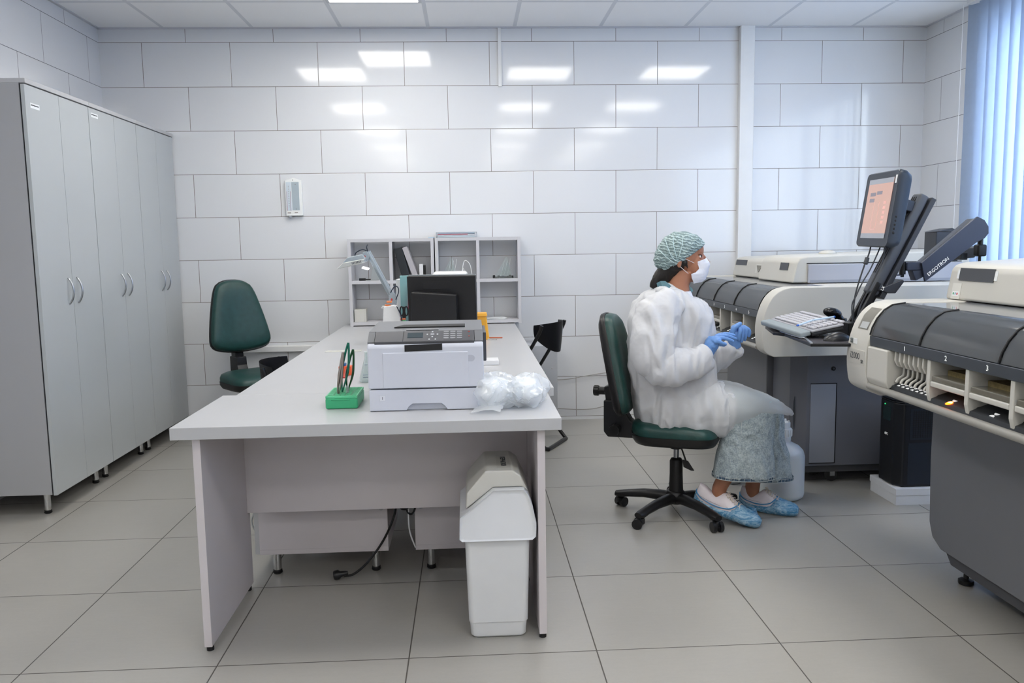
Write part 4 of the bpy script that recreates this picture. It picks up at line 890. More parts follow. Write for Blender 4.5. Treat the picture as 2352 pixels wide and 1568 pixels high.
# ---- far analyser
r = root('analyser', (4.4, -1.1, 0), 'large beige and grey laboratory analyser in front of the seated worker', 'analyser', 'laboratory analysers')
fb = [-.80-.207*i for i in range(6)]
st, lp = analyser(r, -1.975, -.30, fb, 1, [(-1.975, -1.865), (-.42, -.30)], [-1.862, -1.48, -1.10, -.72, -.42], ('near', 'far'))
for i in range(5): bay_bits(r, lp, st, fb[i], fb[i+1], i+1, lit=(i == 3), tray=i in (1, 3))
g = G(); g.box(3.71, 3.86, -.80+.01, -.43, .766, .907, .004); part('corner_block', g, 'shell_beige', r)
g = G(); g.prism([(3.702, .907), (3.700, .80), (3.712, .766), (3.735, .79), (3.86, .80), (3.86, .907)], 'y', -1.864, -1.845, .002); part('divider', g, 'shell_beige', r)
g = G(); g.prism([(3.995, 1.0665), (4.02, 1.18), (4.04, 1.205), (4.08, 1.212), (5.0, 1.235), (5.0, 1.0665)], 'y', -1.56, -1.02, .010, 3); hd = part('hood', g, 'shell_beige', r)
g = G(); g.prism([(4.05, 1.0665), (4.07, 1.17), (4.09, 1.19), (4.13, 1.196), (5.0, 1.22), (5.0, 1.0665)], 'y', -1.019, -.36, .010, 3); h2 = part('hood', g, 'shell_beige', r)
def onh(par, x0, y, z, w, h, m, nm, d=.0015):
    T = frame((x0+(z-1.0665)*.2-.0004, y, z), (0, -1, 0), (.022, 0, .11)); g = G(); g.box(-w/2, w/2, -h/2, h/2, 0, d, T=T); return part(nm, g, m, par)
onh(hd, 3.995, -1.40, 1.155, .12, .042, 'plate_dark', 'name_plate'); onh(h2, 4.05, -.50, 1.158, .22, .036, 'plate_dark', 'name_plate')
onh(h2, 4.05, -.86, 1.125, .13, .058, 'recess_pale', 'latch_frame', .001)
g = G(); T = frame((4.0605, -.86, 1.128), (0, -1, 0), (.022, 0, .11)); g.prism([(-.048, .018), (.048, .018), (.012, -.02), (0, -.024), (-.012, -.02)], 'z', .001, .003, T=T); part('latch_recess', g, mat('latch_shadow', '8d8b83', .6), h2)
g = G(); g.box(4.08, 4.95, -1.5745, -1.561, 1.0665, 1.168, .004); sp = part('side_panel', g, mat('side_grey', 'a9abb4', .45), hd)
g = G(); g.box(4.09, 4.9, -1.5755, -1.5745, 1.0666, 1.082, 0); part('side_seam', g, 'panel_grey', sp)
g = G(); g.box(4.075, 4.95, -1.5635, -1.5605, 1.1705, 1.175); part('hood_seam', g, 'seam_black', hd)
g = G(); g.ell((4.35, -1.2, 1.222), .05, .05, .018, 20); part('hood_bump', g, 'shell_beige', hd)
g = G(); g.prism([(3.90, -.75), (3.90, -1.46), (4.9, -1.46), (4.9, -.75)], 'z', .10, .718, .006); part('lower_cabinet', g, 'body_grey', r)
g = G(); g.prism([(3.935, -1.47), (3.935, -1.715), (3.995, -1.80), (4.9, -1.80), (4.9, -1.47)], 'z', .10, .718, .004); bd = part('lower_cabinet', g, mat('body_cool', '6c6e77', .45, var=.01), r)
g = G(); g.prism([(3.94, -.7), (3.95, -1.70), (4.0, -1.785), (4.88, -1.785), (4.88, -.7)], 'z', .062, .0995); part('plinth', g, 'plinth_grey', r)
def yz(px, py): return at(px, py, -1.80)
a0, a1 = yz(1862, 882), yz(1915, 1061); g = G(); g.box(a0.x, a1.x, -1.8045, -1.8, a1.z, a0.z, .002); dr = part('access_door', g, 'panel_grey', r)
g = G(); g.box(a1.x, a1.x+.004, -1.8048, -1.8, a1.z-.003, a0.z+.003); g.box(a0.x, a1.x, -1.8046, -1.8, a0.z, a0.z+.004); g.box(a0.x, a1.x, -1.8046, -1.8, a1.z-.004, a1.z); part('door_seam', g, 'seam_black', dr)
g = G(); T = frame((3.958, -1.7495, .38), (.06, -.085, 0), (0, 0, 1)); g.prism([(-.017, .0), (-.015, .06), (-.008, .09), (-.006, 0), (-.008, -.09), (-.015, -.06)], 'z', .0, .003, T=T); part('grip_recess', g, 'fascia_dark', dr)
g = G(); c = yz(1914, 846); g.cyl((c.x, -1.806, c.z), (c.x, -1.79, c.z), .011, seg=20); lk = part('lock', g, 'seam_black', r)
g = G(); g.cyl((c.x, -1.808, c.z), (c.x, -1.806, c.z), .005, seg=12); part('keyhole', g, 'fascia_dark', lk)
for px, py, y in ((1908, 1085, -1.72), (1868, 1090, -1.60)):
    c = at(px, py, y); g = G(); g.cyl((c.x-.012, y-.03, .033), (c.x-.012+.01, y+.0, .033), .033, seg=20); cs = part('caster', g, 'black_plastic', r)
    g = G(); g.box(c.x-.02, c.x+.012, y-.036, y-.031, .03, .065, .001); g.box(c.x-.03, c.x+.02, y-.035, y+.02, .058, .062); part('caster_fork', g, 'satin_steel', cs)
for y in (-.8,):
    for x in (4.0, 4.8): 
        g = G(); g.lathe([(.02, 0), (.025, .01), (.01, .02), (.01, .065)], (x, y, 0), 12); part('foot', g, 'black_plastic', r)
for x in (4.75,): 
    g = G(); g.lathe([(.02, 0), (.025, .01), (.01, .02), (.01, .065)], (x, -1.7, 0), 12); part('foot', g, 'black_plastic', r)
# ================================================================ UPS on a white box, carboys
mat('box_card', 'e4e6ea', .55); mat('ups_black', '17191f', .4, bump=.08, bscale=300); mat('ups_blue', '1e2530', .45)
r = root('carton_plinth', (4.6, -2.06, 0), 'flat white box on the floor supporting the black power unit', 'box')
g = G(); g.box(4.29, 4.95, -2.19, -1.93, 0, .07, .001); part('box_body', g, 'box_card', r)
g = G(); g.box(4.287, 4.953, -2.193, -1.927, .05, .082, .001); part('lid', g, 'box_card', r)
UZ = .083
r = root('power_unit', (4.55, -2.06, UZ), 'black uninterruptible power unit on a flat white box beside the analyser', 'power unit')
g = G(); g.prism([(4.30, -2.12), (4.33, -2.165), (4.88, -2.165), (4.88, -1.955), (4.33, -1.955), (4.30, -1.99)], 'z', UZ, .50, .008); g.prism([(4.30, -2.12), (4.33, -2.165), (4.88, -2.165), (4.88, -1.955), (4.33, -1.955), (4.30, -1.99)], 'z', .5005, .505, .001); bd = part('casing', g, 'ups_black', r)
g = G(); g.prism([(4.302, -2.115), (4.34, -2.155), (4.87, -2.155), (4.87, -1.965), (4.34, -1.965), (4.302, -1.995)], 'z', .5055, .52, .006); part('top_cover', g, 'ups_blue', r)
g = G(); g.box(4.36, 4.86, -2.1665, -2.165, .32, .475, .001); g.box(4.355, 4.875, -2.1662, -2.165, .095, .305, .001); sd = part('side_panel', g, 'ups_blue', bd)
g = G()
for i in range(24): g.box(4.375+i*.012, 4.378+i*.012, -2.1675, -2.1665, .33, .465)
for i in range(13): g.box(4.372, 4.66, -2.1678, -2.1666, .332+i*.0105, .3345+i*.0105)
part('grille', g, 'seam_black', sd)
g = G(); g.box(4.2985, 4.300, -2.09, -2.02, .40, .47, .0005); dsp = part('display', g, mat('ups_lcd', '1d3534', .2), bd)
g = G(); g.ell((4.298, -2.035, .478), .001, .003, .003, 8); part('status_led', g, mat('green_led', '3fe08a', .4, emis='30ff80', es=2), bd)
text('lettering', 'APC', .018, frame((4.2988, -2.055, .33), (0, -1, 0), (0, 0, 1)), 'icon_white', bd, ext=.0003)
g = G(); g.box(4.38, 4.52, -2.12, -2.0, .5203, .5212); part('label_sheet', g, 'paper', r)
mat('carboy_white', 'd3d9de', .4, sss=.1); mat('cap_white', 'e2e6ea', .4)
def carboy(c, rad, h, lab):
    r = root('carboy', c, lab, 'canister', 'white plastic carboys on the floor'); s = rad/.108; k = h/.40
    g = G(); g.lathe([(0, .0), (.088*s, 0), (.104*s, .012), (.108*s, .03), (.108*s, .222*k), (.100*s, .25*k), (.08*s, .272*k), (.05*s, .288*k), (.040*s, .295*k), (.040*s, .325*k), (.036*s, .33*k)], c, 40); part('bottle', g, 'carboy_white', r)
    g = G(); C_ = Vector(c); g.lathe([(.043*s, .322*k), (.043*s, .362*k), (.036*s, .366*k), (.036*s, .392*k), (.033*s, .396*k), (0, .396*k)], c, 32)
    for i in range(20):
        a = 2*pi*i/20; p = C_+Vector((.044*s*cos(a), .044*s*sin(a), 0)); g.cyl(p+Vector((0, 0, .325*k)), p+Vector((0, 0, .358*k)), .0025, seg=5)
    for i in range(4):
        a = pi/4+pi*i/2; p = C_+Vector((.03*cos(a)*s, .03*sin(a)*s, .395*k)); g.cyl(p, p+Vector((0, 0, .01)), .005, seg=8)
    part('cap', g, 'cap_white', r); return r
carboy((3.792, -1.995, 0), .110, .395, 'white plastic carboy with ribbed cap on the floor beside the left shoe')
carboy((3.62, -1.70, 0), .07, .22, 'smaller white plastic carboy on the floor, glimpsed between the ankles')
# ================================================================ monitor arm, monitor, keyboard tray
mat('arm_dark', '34373f', .4); mat('arm_black', '0f1013', .4); mat('arm_grey', '4d5159', .42); mat('touch_frame', '2c3440', .38); mat('touch_side', '262d38', .35); mat('screen_bar', '8e929c', .3, emis='9a9fa8', es=.25)
def beam(g, A, B, w, d, wdir=Vector((0, 1, 0)), bev=.004, ext=0):
    A, B = Vector(A), Vector(B); L_ = (B-A).length; T = frame(A, B-A, wdir); g.box(-ext, L_, -w/2, w/2, -d/2, d/2, bev, T=T)
YA = -2.62
r = root('articulated_stand', (4.0, -2.6, 0), 'tall tilted black support arm carrying the touch monitor and keyboard tray', 'monitor arm')
A = at(1990, 690, YA); B = at(2117, 448, YA); d = (B-A).normalized()
g = G(); beam(g, A+d*.03, B, .07, .045, Vector((0, 1, 0)), .012); col = part('column', g, 'arm_grey', r)
n = Vector((d.z, 0, -d.x)); g = G(); beam(g, A+d*.03+n*.036, B+n*.036, .085, .022, Vector((0, 1, 0)), .003); part('column_back', g, 'arm_dark', col)
g = G()
for o_ in (-.015, .0, .015): beam(g, A+d*.12-n*.0235+Vector((0, o_, 0)), B-d*.02-n*.0235+Vector((0, o_, 0)), .003, .002, Vector((0, 1, 0)), 0)
part('groove', g, 'arm_black', col)
g = G(); g.prism([(p.x, p.z) for p in (at(2012, 660, YA), at(2060, 640, YA), at(2064, 645, YA), at(2044, 672, YA), at(2028, 672, YA), at(2005, 665, YA))], 'y', YA-.05, YA+.05, .004); cart = part('carriage', g, 'arm_dark', r)
text('lettering', 'LX', .016, frame(at(2028, 662, YA-.052), (d.x, 0, d.z), (-d.z, 0, d.x)), 'icon_white', cart, ext=.0003)
lo1 = at(1952, 775, YA); 
g = G()
for o_, s_ in ((-.03, 0), (.03, .01)): beam(g, at(1950, 762, YA)+Vector((0, o_, 0)), at(2010+s_*200, 648, YA)+Vector((0, o_, 0)), .016, .02, Vector((0, 1, 0)), .002)
beam(g, at(1960, 760, YA), at(2020, 650, YA), .02, .03, Vector((0, 1, 0)), .002); part('lower_rail', g, 'arm_black', r)
g = G(); p0, p1 = at(1938, 712, YA), at(1968, 758, YA); g.box(p0.x, p1.x, YA-.05, YA+.05, p1.z-.01, p0.z-.05, .004)
g.box(p0.x-.0, 4.02, YA-.04, YA+.65, .895, .912, .003); part('bracket', g, 'arm_black', r)
g = G(); g.box(3.93, 4.03, YA+.55, YA+.646, .88, .895); g.prism([(3.95, .88), (4.0, .88), (4.0, .85), (3.97, .84)], 'y', YA+.56, YA+.64); part('mount_plate', g, 'arm_black', r)
# screen bracket
c1, c2 = at(2102, 478, YA+.01), at(2072, 470, -2.64); g = G(); beam(g, c1, c2, .05, .045); beam(g, at(2092, 492, -2.62), at(2078, 500, -2.62), .03, .02); part('screen_bracket', g, 'arm_dark', r)
# second arm
Y2 = -2.55
def pp(px, py): p = at(px, py, Y2); return (p.x, p.z)
g = G(); g.prism([pp(2117, 604), pp(2246, 497), pp(2262, 505), pp(2271, 520), pp(2271, 536), pp(2262, 547), pp(2243, 557), pp(2125, 647)], 'y', Y2, Y2+.012, .002); pa = part('swing_arm', g, mat('arm_slate', '3a4052', .45), r)
g = G(); g.prism([pp(2119, 606), pp(2244, 500), pp(2240, 545), pp(2135, 625)], 'y', Y2+.012, Y2+.075, .008); part('arm_cover', g, mat('arm_sheen', '5d5f66', .22, metal=.4), pa)
da = at(2244, 500, Y2)-at(2117, 606, Y2); text('lettering', 'ERGOTRON', .021, frame(at(2155, 612, Y2-.0012), da, Vector((-da.z, 0, da.x))), 'icon_white', pa, ext=.0004)
g = G(); c = at(2073, 615, Y2+.03); g.cyl((c.x, c.y, c.z-.028), (c.x, c.y, c.z+.028), .013, seg=16); g.cyl((c.x, c.y, c.z-.04), (c.x, c.y, c.z-.028), .007, seg=10); g.cyl((c.x, c.y, c.z+.028), (c.x, c.y, c.z+.05), .003, seg=8); part('pivot', g, 'arm_black', r)
g = G(); beam(g, at(2078, 612, Y2+.03), at(2122, 611, Y2+.03), .035, .036, bev=.006); beam(g, at(2048, 632, Y2+.03), at(2073, 631, Y2+.03), .008, .006, bev=0); g.prism([pp(2100, 622), pp(2122, 620), pp(2126, 636), pp(2108, 645)], 'y', Y2-.0+.014, Y2+.06, .003); part('link', g, 'arm_slate', r)
g = G(); c = at(2251, 575, Y2+.06); g.box(c.x-.021, c.x+.021, c.y-.02, c.y+.02, c.z-.026, c.z+.026, .008); g.cyl((c.x, c.y, c.z), (c.x, c.y, c.z+.07), .011, seg=12); g.cyl((c.x, c.y, c.z-.06), (c.x, c.y, c.z), .006, seg=10); part('elbow', g, 'arm_black', r)
g = G(); beam(g, at(2185, 583, -2.35), at(2240, 578, -2.40), .05, .05, bev=.008); part('rear_link', g, 'arm_grey', r)
g = G(); q0, q1 = at(2151, 532, -2.3), at(2200, 600, -2.3); g.box(q0.x, q1.x, -2.3, -2.2, q1.z, q0.z, .003); t = at(2172, 524, -2.25); g.prism([(q0.x-.004, q0.z+.001), (q1.x+.004, q0.z+.001), (t.x, t.z)], 'y', -2.303, -2.197); part('rear_bracket', g, 'arm_dark', r)
c = at(2200, 600, -2.3); g = G(); g.cyl((c.x, -2.28, c.z-.05), (c.x, -2.28, .93), .012, seg=10); g.box(c.x-.05, c.x+.05, -2.33, -2.20, c.z-.06, c.z-.04, .003); g.bm.clear(); g.box(q0.x+.03, q0.x+.06, -2.45, -2.29, q1.z+.01, q1.z+.04, .002); part('rear_post', g, 'arm_black', r)
# monitor
TL, TR_, BL, BR = at(1994, 404, -2.50), at(2066, 388, -2.82), at(1966, 561, -2.50), at(2037, 567, -2.82)
ctr = (TL+TR_+BL+BR)/4; ux = (TR_+BR-TL-BL).normalized(); uy = (TL+TR_-BL-BR).normalized(); wd = ((TR_-TL).length+(BR-BL).length)/2; hg = ((TL-BL).length+(TR_-BR).length)/2
r = root('touch_monitor', tuple(ctr), 'dark framed touch monitor with a peach coloured display on the tilted arm', 'monitor')
MM = frame(ctr, ux, uy)      # local z points to the viewer side
def rr3(w, h, z, rad): return [(x, y, z) for x, y in rrect(w, h, rad, 5)]
g = G(MM); g.loft([rr3(wd*.86, hg*.86, -.062, .03), rr3(wd*.95, hg*.95, -.055, .03), rr3(wd+.006, hg+.006, -.03, .022), rr3(wd+.01, hg+.01, -.008, .022), rr3(wd, hg, 0, .018), rr3(wd-.03, hg-.03, -.001, .01)]); cs = part('casing', g, 'touch_frame', r)
m_ = bpy.data.materials.new('display_image'); m_.use_nodes = True; nt = m_.node_tree; k = N(nt); b = nt.nodes['Principled BSDF']; b.inputs['Base Color'].default_value = (.02, .02, .02, 1); b.inputs['Roughness'].default_value = .15
b.inputs['Emission Color'].default_value = (*srgb('d6ab9c'), 1); b.inputs['Emission Strength'].default_value = .62; MATS['display_image'] = m_
sw, sh_ = wd-.075, hg-.062
g = G(MM); g.box(-sw/2, sw/2, -sh_/2+.02, sh_/2+.006, .0002, .0012); sc = part('screen', g, 'display_image', r)
g = G(MM); g.box(-sw/2, sw/2, -sh_/2, -sh_/2+.02, .0002, .0012); part('task_bar', g, 'screen_bar', sc)
g = G(MM); g.box(-sw/2, sw/2, sh_/2-.014, sh_/2+.006, .0012, .0016); part('title_bar', g, 'screen_bar', sc)
g = G(MM); mat('screen_icon', '7e7a84', .4, emis='6e6a74', es=.4)
for a in ((-.09, -.035, .055, .07), (-.025, .03, .06, .074), (-.09, -.04, .03, .045)): g.box(a[0], a[1], a[2], a[3], .0012, .0016)
part('screen_window', g, 'screen_icon', sc)
g = G(MM); mat('screen_line', 'c79a92', .4, emis='c09088', es=.5)
g.box(-.035, -.033, -.08, .03, .0012, .0015); g.box(.015, .017, -.08, .03, .0012, .0015); g.box(-.035, .017, -.082, -.08, .0012, .0015)
for i in range(5): g.box(.06, .085, .02-.02*i, .032-.02*i, .0012, .0015)
part('screen_frame', g, 'screen_line', sc)
for i in range(5):
    g = G(MM); g.ell((wd/2-.0+.003, -hg/2+.055+.016*i, -.016), .003, .0052 if i else .0065, .0052 if i else .0065, 12); part('button', g, 'arm_black', cs)
g = G(MM); g.box(wd/2-.026, wd/2-.010, hg/2-.05, hg/2-.018, .0005, .0015); part('sticker', g, 'paper', cs)
g = G(); tt = [at(1962+5*0+x, 566, -2.6) for x in (0,)]
g = G(); g.tube([at(2000, 566, -2.62), at(1995, 585, -2.64), at(1988, 602, -2.65), at(1975, 640, -2.66), at(1964, 680, -2.66), at(1960, 720, -2.66), at(1963, 745, -2.66)], .0032, 6, 5)
c = at(1992, 592, -2.645); c_ = at(1988, 606, -2.65); g.cyl(tuple(c), tuple(c_), .009, seg=10)
g.tube([at(2022, 567, -2.66), at(2012, 590, -2.67), at(1998, 620, -2.67), at(1980, 650, -2.67), at(1966, 680, -2.67), at(1957, 700, -2.67), at(1958, 742, -2.67)], .0028, 6, 5)
g.tube([at(2032, 568, -2.66), at(2027, 600, -2.68), at(2012, 632, -2.68), at(1995, 665, -2.68), at(1975, 705, -2.68), at(1966, 745, -2.68)], .0035, 6, 5)
part('cable', g, mat('cable_slate', '3a3d42', .5), r)
# tray
r = root('keyboard_tray', (3.75, -2.55, .898), 'thin black keyboard tray sticking out from the monitor arm', 'tray')
TZ = .900
pts = [atz(1758, 749, TZ), atz(1776, 763, TZ), atz(1802, 766, TZ), atz(1862, 789, TZ), atz(1990, 789, TZ)]
poly = [(p.x, p.y) for p in pts]; poly += [(poly[-1][0], poly[0][1])]
g = G(); g.prism(poly, 'z', TZ-.012, TZ, .002); part('plate', g, 'arm_black', r)
g = G(); g.prism([(p[0]*.985+.055, p[1]*.985-.035) for p in poly], 'z', TZ, TZ+.001); part('mat_sheet', g, mat('tray_mat', '2f2d33', .6), r)
g = G(); a = atz(1795, 761, TZ+.006); b_ = atz(1845, 776, TZ+.006); beam(g, a, b_, .004, .018, Vector((0, 0, 1)), .001)
a, b_ = atz(1838, 767, TZ+.004), atz(1864, 788, TZ+.004); beam(g, a, b_, .006, .01, Vector((0, 0, 1)), .001); part('edge_trim', g, 'satin_steel', r)
# keyboard
NL, NR, FL, FR = at(1838, 764, -2.75), at(1938, 742, -2.75), at(1771, 731, -2.30), at(1850, 706, -2.30)
kx = (NR-NL); ky = (FL-NL); KW = kx.length; KH = ky.length
r = root('keyboard', (NL.x+.1, -2.53, TZ), 'light grey keyboard with a palm rest on the black tray', 'keyboard')
KM = frame(NL, kx, ky)
mat('key_grey2', 'b4b4bb', .5); mat('kb_body', 'a3a4ab', .5); mat('palm_rest', '8d979c', .5); mat('kb_dark', '26282c', .5)
g = G(KM); g.box(.047, KW, .0, KH, -.012, -.001, .004); part('body', g, 'kb_body', r)
g = G(KM); g.box(.047, KW-.002, .002, KH-.002, -.028, -.0125, .004); part('underside', g, 'kb_dark', r)
g = G(KM); g.box(-.002, .044, .0, KH, -.022, -.0, .007, 3); part('palm_rest', g, 'palm_rest', r)
rows = [.058, .080, .102, .124, .146, .176]
for ri, x in enumerate(rows):
    y = .010; wk = .0185
    while y < KH-.018:
        w2 = wk-.003
        if ri == 0 and .19 < y < .30: w2 = .105
        if abs(y-.088) < .009 or abs(y-.148) < .009: y += .009; continue
        if y+w2 > KH-.006: break
        g = G(KM); g.box(x, x+.018, y, y+w2, -.001, .007, .002, 1); part('key', g, 'key_grey2', r); y += w2+.003
# two capped tubes on the keyboard
mat('tip_blue', '2d62c4', .4); mat('tube_pale', 'c5dbf0', .2)
for k_, (p0, p1, lab) in enumerate(((at(1833, 749, -2.74), at(1868, 737, -2.66), 'thin pale blue tube lying on the numeric keys, nearer the palm rest'), (at(1868, 737, -2.70), at(1914, 730, -2.62), 'thin pale blue tube lying on the keyboard, blue cap at its right end'))):
    r = root('sample_tube', tuple(p0), lab, 'tube')
    g = G(); g.tube([p0+Vector((0, 0, .004)), p1+Vector((0, 0, .004))], .0042, 8); part('tube_body', g, 'tube_pale', r)
    e = p1 if k_ else p0; f_ = (p1-p0).normalized()*(.008 if k_ else -.012); g = G(); g.tube([e+Vector((0, 0, .004)), e+f_+Vector((0, 0, .004))], [.005, .002 if not k_ else .005], 8); part('cap', g, 'tip_blue', r)
# mouse
p = atz(1928, 783, TZ+.001); g = G(); t_ = bmesh.new(); bmesh.ops.create_uvsphere(t_, u_segments=24, v_segments=16, radius=1)
for v in t_.verts:
    x, y, z = v.co; v.co = Vector((x*.060, y*.032*(1-.1*x), max(z, 0)*.034*(1-.25*x*x)+.0))
g.bm.free(); g.bm = t_; g.bm.transform(Matrix.Translation((p.x, p.y+.02, TZ+.0012)) @ Matrix.Rotation(.15, 4, 'Z'))
solo('mouse', g, 'black_plastic_satin', 'black computer mouse on the tray below the keyboard', 'mouse')
g = G(); p = atz(1885, 780, TZ+.002); g.box(-.05, .06, -.10, .10, 0, .003, T=Matrix.Translation((p.x+.02, -2.56, TZ+.0012)) @ Matrix.Rotation(-.3, 4, 'Z')); solo('paper_stack', g, 'paper', 'thin white papers lying under the keyboard on the black tray', 'paper')
# handheld scanner behind the keyboard
r = root('scanner', tuple(at(1915, 735, -2.25)), 'glossy black handheld scanner standing behind the keyboard', 'scanner')
g = G(); c = at(1912, 718, -2.22); g.M = frame(c, (1, 0, -.25), (0, 1, 0)); g.ell((0, 0, 0), .045, .032, .024, 20); part('head', g, mat('gloss_black', '0b0b0e', .12), r)
g = G(); g.tube([c+Vector((.02, 0, -.01)), c+Vector((.045, 0, -.035)), Vector((c.x+.05, c.y, TZ+.03)), Vector((c.x+.05, c.y, TZ+.001))], [.02, .016, .018, .024], 12, 3); part('handle', g, 'gloss_black', r)
g = G(); g.tube([at(1957, 795, -2.9), at(1950, 820, -2.88), at(1956, 850, -2.86), at(1952, 870, -2.85), at(1962, 884, -2.84)], .003, 6, 6); g.tube([at(1963, 793, -2.88), at(1952, 818, -2.86), at(1950, 845, -2.85), at(1955, 872, -2.83)], .003, 6, 6)
solo('cable', g, mat('navy_cable', '22324e', .5), 'pair of dark blue cables hanging from the keyboard tray', 'cable')
# ================================================================ seated worker
mat('skin', 'a8745a', .5, var=.05, vscale=30, sss=.12, bump=.12, bscale=500); mat('hair', '17120f', .42, bump=.5, bscale=160); mat('brow', '2a1a14', .7)
mat('eye_white', 'e6e4e4', .15); mat('iris', '2b1a12', .15); mat('lid', '8f5f4a', .5)
cloth('gown_fabric', 'e6e8ec', .25, .03, .75, .03, 14, .55); cloth('gown_thin', 'e6e9ec', .3, .56, .7, .05, 12, .4); mat('shirt_white', 'e4e6ee', .8); mat('teal_collar', '7fa9b5', .75)
mat('mask_white', 'e3e6f0', .75, bump=.2, bscale=150); mat('elastic', 'f0f0f2', .7)
mat('glove_blue', '6c98d6', .42, var=.05, vscale=40, bump=.12, bscale=120); mat('shoe_white', 'e3dbe0', .45); mat('lace_cream', 'ddd2c8', .7)
# denim: pale washed blue with mottled bleaching
def denim():
    m = bpy.data.materials.new('pale_denim'); m.use_nodes = True; nt = m.node_tree; b = nt.nodes['Principled BSDF']; k = N(nt)
    tc = nt.nodes.new('ShaderNodeTexCoord'); n1 = k.noise(tc.outputs['Object'], 7, 6, .75); n2 = k.noise(tc.outputs['Object'], 160, 3, .7); n3 = k.noise(tc.outputs['Object'], 40, 5, .7)
    t = k.m('ADD', k.m('ADD', k.m('MULTIPLY', n1, .35), k.m('MULTIPLY', n2, .35)), k.m('MULTIPLY', n3, .3))
    nt.links.new(k.mix(k.rng(t, .40, .60, 0, 1), srgb('75838c'), srgb('b3bfc2')), b.inputs['Base Color']); b.inputs['Roughness'].default_value = .9
    bp = nt.nodes.new('ShaderNodeBump'); bp.inputs['Strength'].default_value = .3; bp.inputs['Distance'].default_value = .001; nt.links.new(n2, bp.inputs['Height']); nt.links.new(bp.outputs[0], b.inputs['Normal']); MATS['pale_denim'] = m
def streaky(name, c0, c1, see):
    m = bpy.data.materials.new(name); m.use_nodes = True; nt = m.node_tree; b = nt.nodes['Principled BSDF']; k = N(nt)
    tc = nt.nodes.new('ShaderNodeTexCoord'); mp = nt.nodes.new('ShaderNodeMapping'); mp.inputs['Scale'].default_value = (9, 30, 30); mp.inputs['Rotation'].default_value = (0, .7, .2); nt.links.new(tc.outputs['Object'], mp.inputs[0])
    n = k.noise(mp.outputs[0], 2.4, 6, .7, 1.2); nt.links.new(k.mix(k.rng(n, .42, .62, 0, 1), srgb(c0), srgb(c1)), b.inputs['Base Color']); b.inputs['Roughness'].default_value = .28
    b.inputs['Alpha'].default_value = 1-see
    bp = nt.nodes.new('ShaderNodeBump'); bp.inputs['Strength'].default_value = .8; bp.inputs['Distance'].default_value = .004; nt.links.new(n, bp.inputs['Height']); nt.links.new(bp.outputs[0], b.inputs['Normal']); MATS[name] = m
denim(); streaky('cover_blue', '3f86b4', 'a9cbdf', .12); streaky('cap_mesh', '596c70', 'b4cccd', 0)
# the cap's crinkles run round it: wavy bands
m = MATS['cap_mesh']; nt = m.node_tree; nt.nodes.clear(); k = N(nt); o = nt.nodes.new('ShaderNodeOutputMaterial'); b = nt.nodes.new('ShaderNodeBsdfPrincipled'); nt.links.new(b.outputs[0], o.inputs[0]); b.inputs['Roughness'].default_value = .7
tc = nt.nodes.new('ShaderNodeTexCoord'); wv = nt.nodes.new('ShaderNodeTexWave'); wv.bands_direction = 'Z'; wv.inputs['Scale'].default_value = 24; wv.inputs['Distortion'].default_value = 7; wv.inputs['Detail'].default_value = 3; wv.inputs['Detail Scale'].default_value = 2.2
mp = nt.nodes.new('ShaderNodeMapping'); mp.inputs['Rotation'].default_value = (0, -.25, 0); nt.links.new(tc.outputs['Object'], mp.inputs[0]); nt.links.new(mp.outputs[0], wv.inputs['Vector'])
n1 = k.noise(tc.outputs['Object'], 22, 4, .6); f = k.m('MULTIPLY', k.rng(wv.outputs['Fac'], .35, .95, 0, 1), k.rng(n1, .3, .6, .45, 1)); nt.links.new(k.mix(f, srgb('74898b'), srgb('bdd1d2')), b.inputs['Base Color'])
bp = nt.nodes.new('ShaderNodeBump'); bp.inputs['Strength'].default_value = .7; bp.inputs['Distance'].default_value = .003; nt.links.new(wv.outputs['Fac'], bp.inputs['Height']); nt.links.new(bp.outputs[0], b.inputs['Normal'])
YC = -2.2
def H(px, py, dy=0): return at(px, py, YC+dy)
def sring(py, l, r_, yc, b_, n=28, e=.85, py2=None):
    a, c = at(l, py, yc), at(r_, py2 or py, yc); m = (a+c)/2; hx = (c-a)/2; out = []
    for i in range(n):
        t = 2*pi*i/n; ct, st_ = cos(t), sin(t); u = math.copysign(abs(ct)**e, ct); v = math.copysign(abs(st_)**e, st_)
        out.append(m+hx*u+Vector((0, b_*v, 0)))
    return out
def wrinkle(g, amp, f, seed=0, stretch=(1, 1, 1), mask=None):
    g.bm.normal_update()
    for v in g.bm.verts:
        p = v.co; q = Vector((p.x*f*stretch[0]+seed, p.y*f*stretch[1]+seed*2, p.z*f*stretch[2])); q += noise.noise_vector(q*.6)*.9
        r1 = 1-2*abs(noise.noise(q)); r2 = 1-2*abs(noise.noise(q*2.3+Vector((3, 1, 7)))); a = amp*(mask(p) if mask else 1)
        v['d'] = 0 if False else 0 if a == 0 else 0
    return g
def wrinkle(g, amp, f, seed=0, stretch=(1, 1, 1), mask=None):
    g.bm.normal_update(); mv = []
    for v in g.bm.verts:
        p = v.co; q = Vector((p.x*f*stretch[0]+seed, p.y*f*stretch[1]+seed*2, p.z*f*stretch[2])); q = q+noise.noise_vector(q*.6)*.9
        r1 = 1-2*abs(noise.noise(q)); r2 = 1-2*abs(noise.noise(q*2.3+Vector((3, 1, 7)))); a = amp*(mask(p) if mask else 1)
        mv.append((v, v.normal*(a*(r1*.7+r2*.35-.25))))
    for v, d_ in mv: v.co += d_
    return g
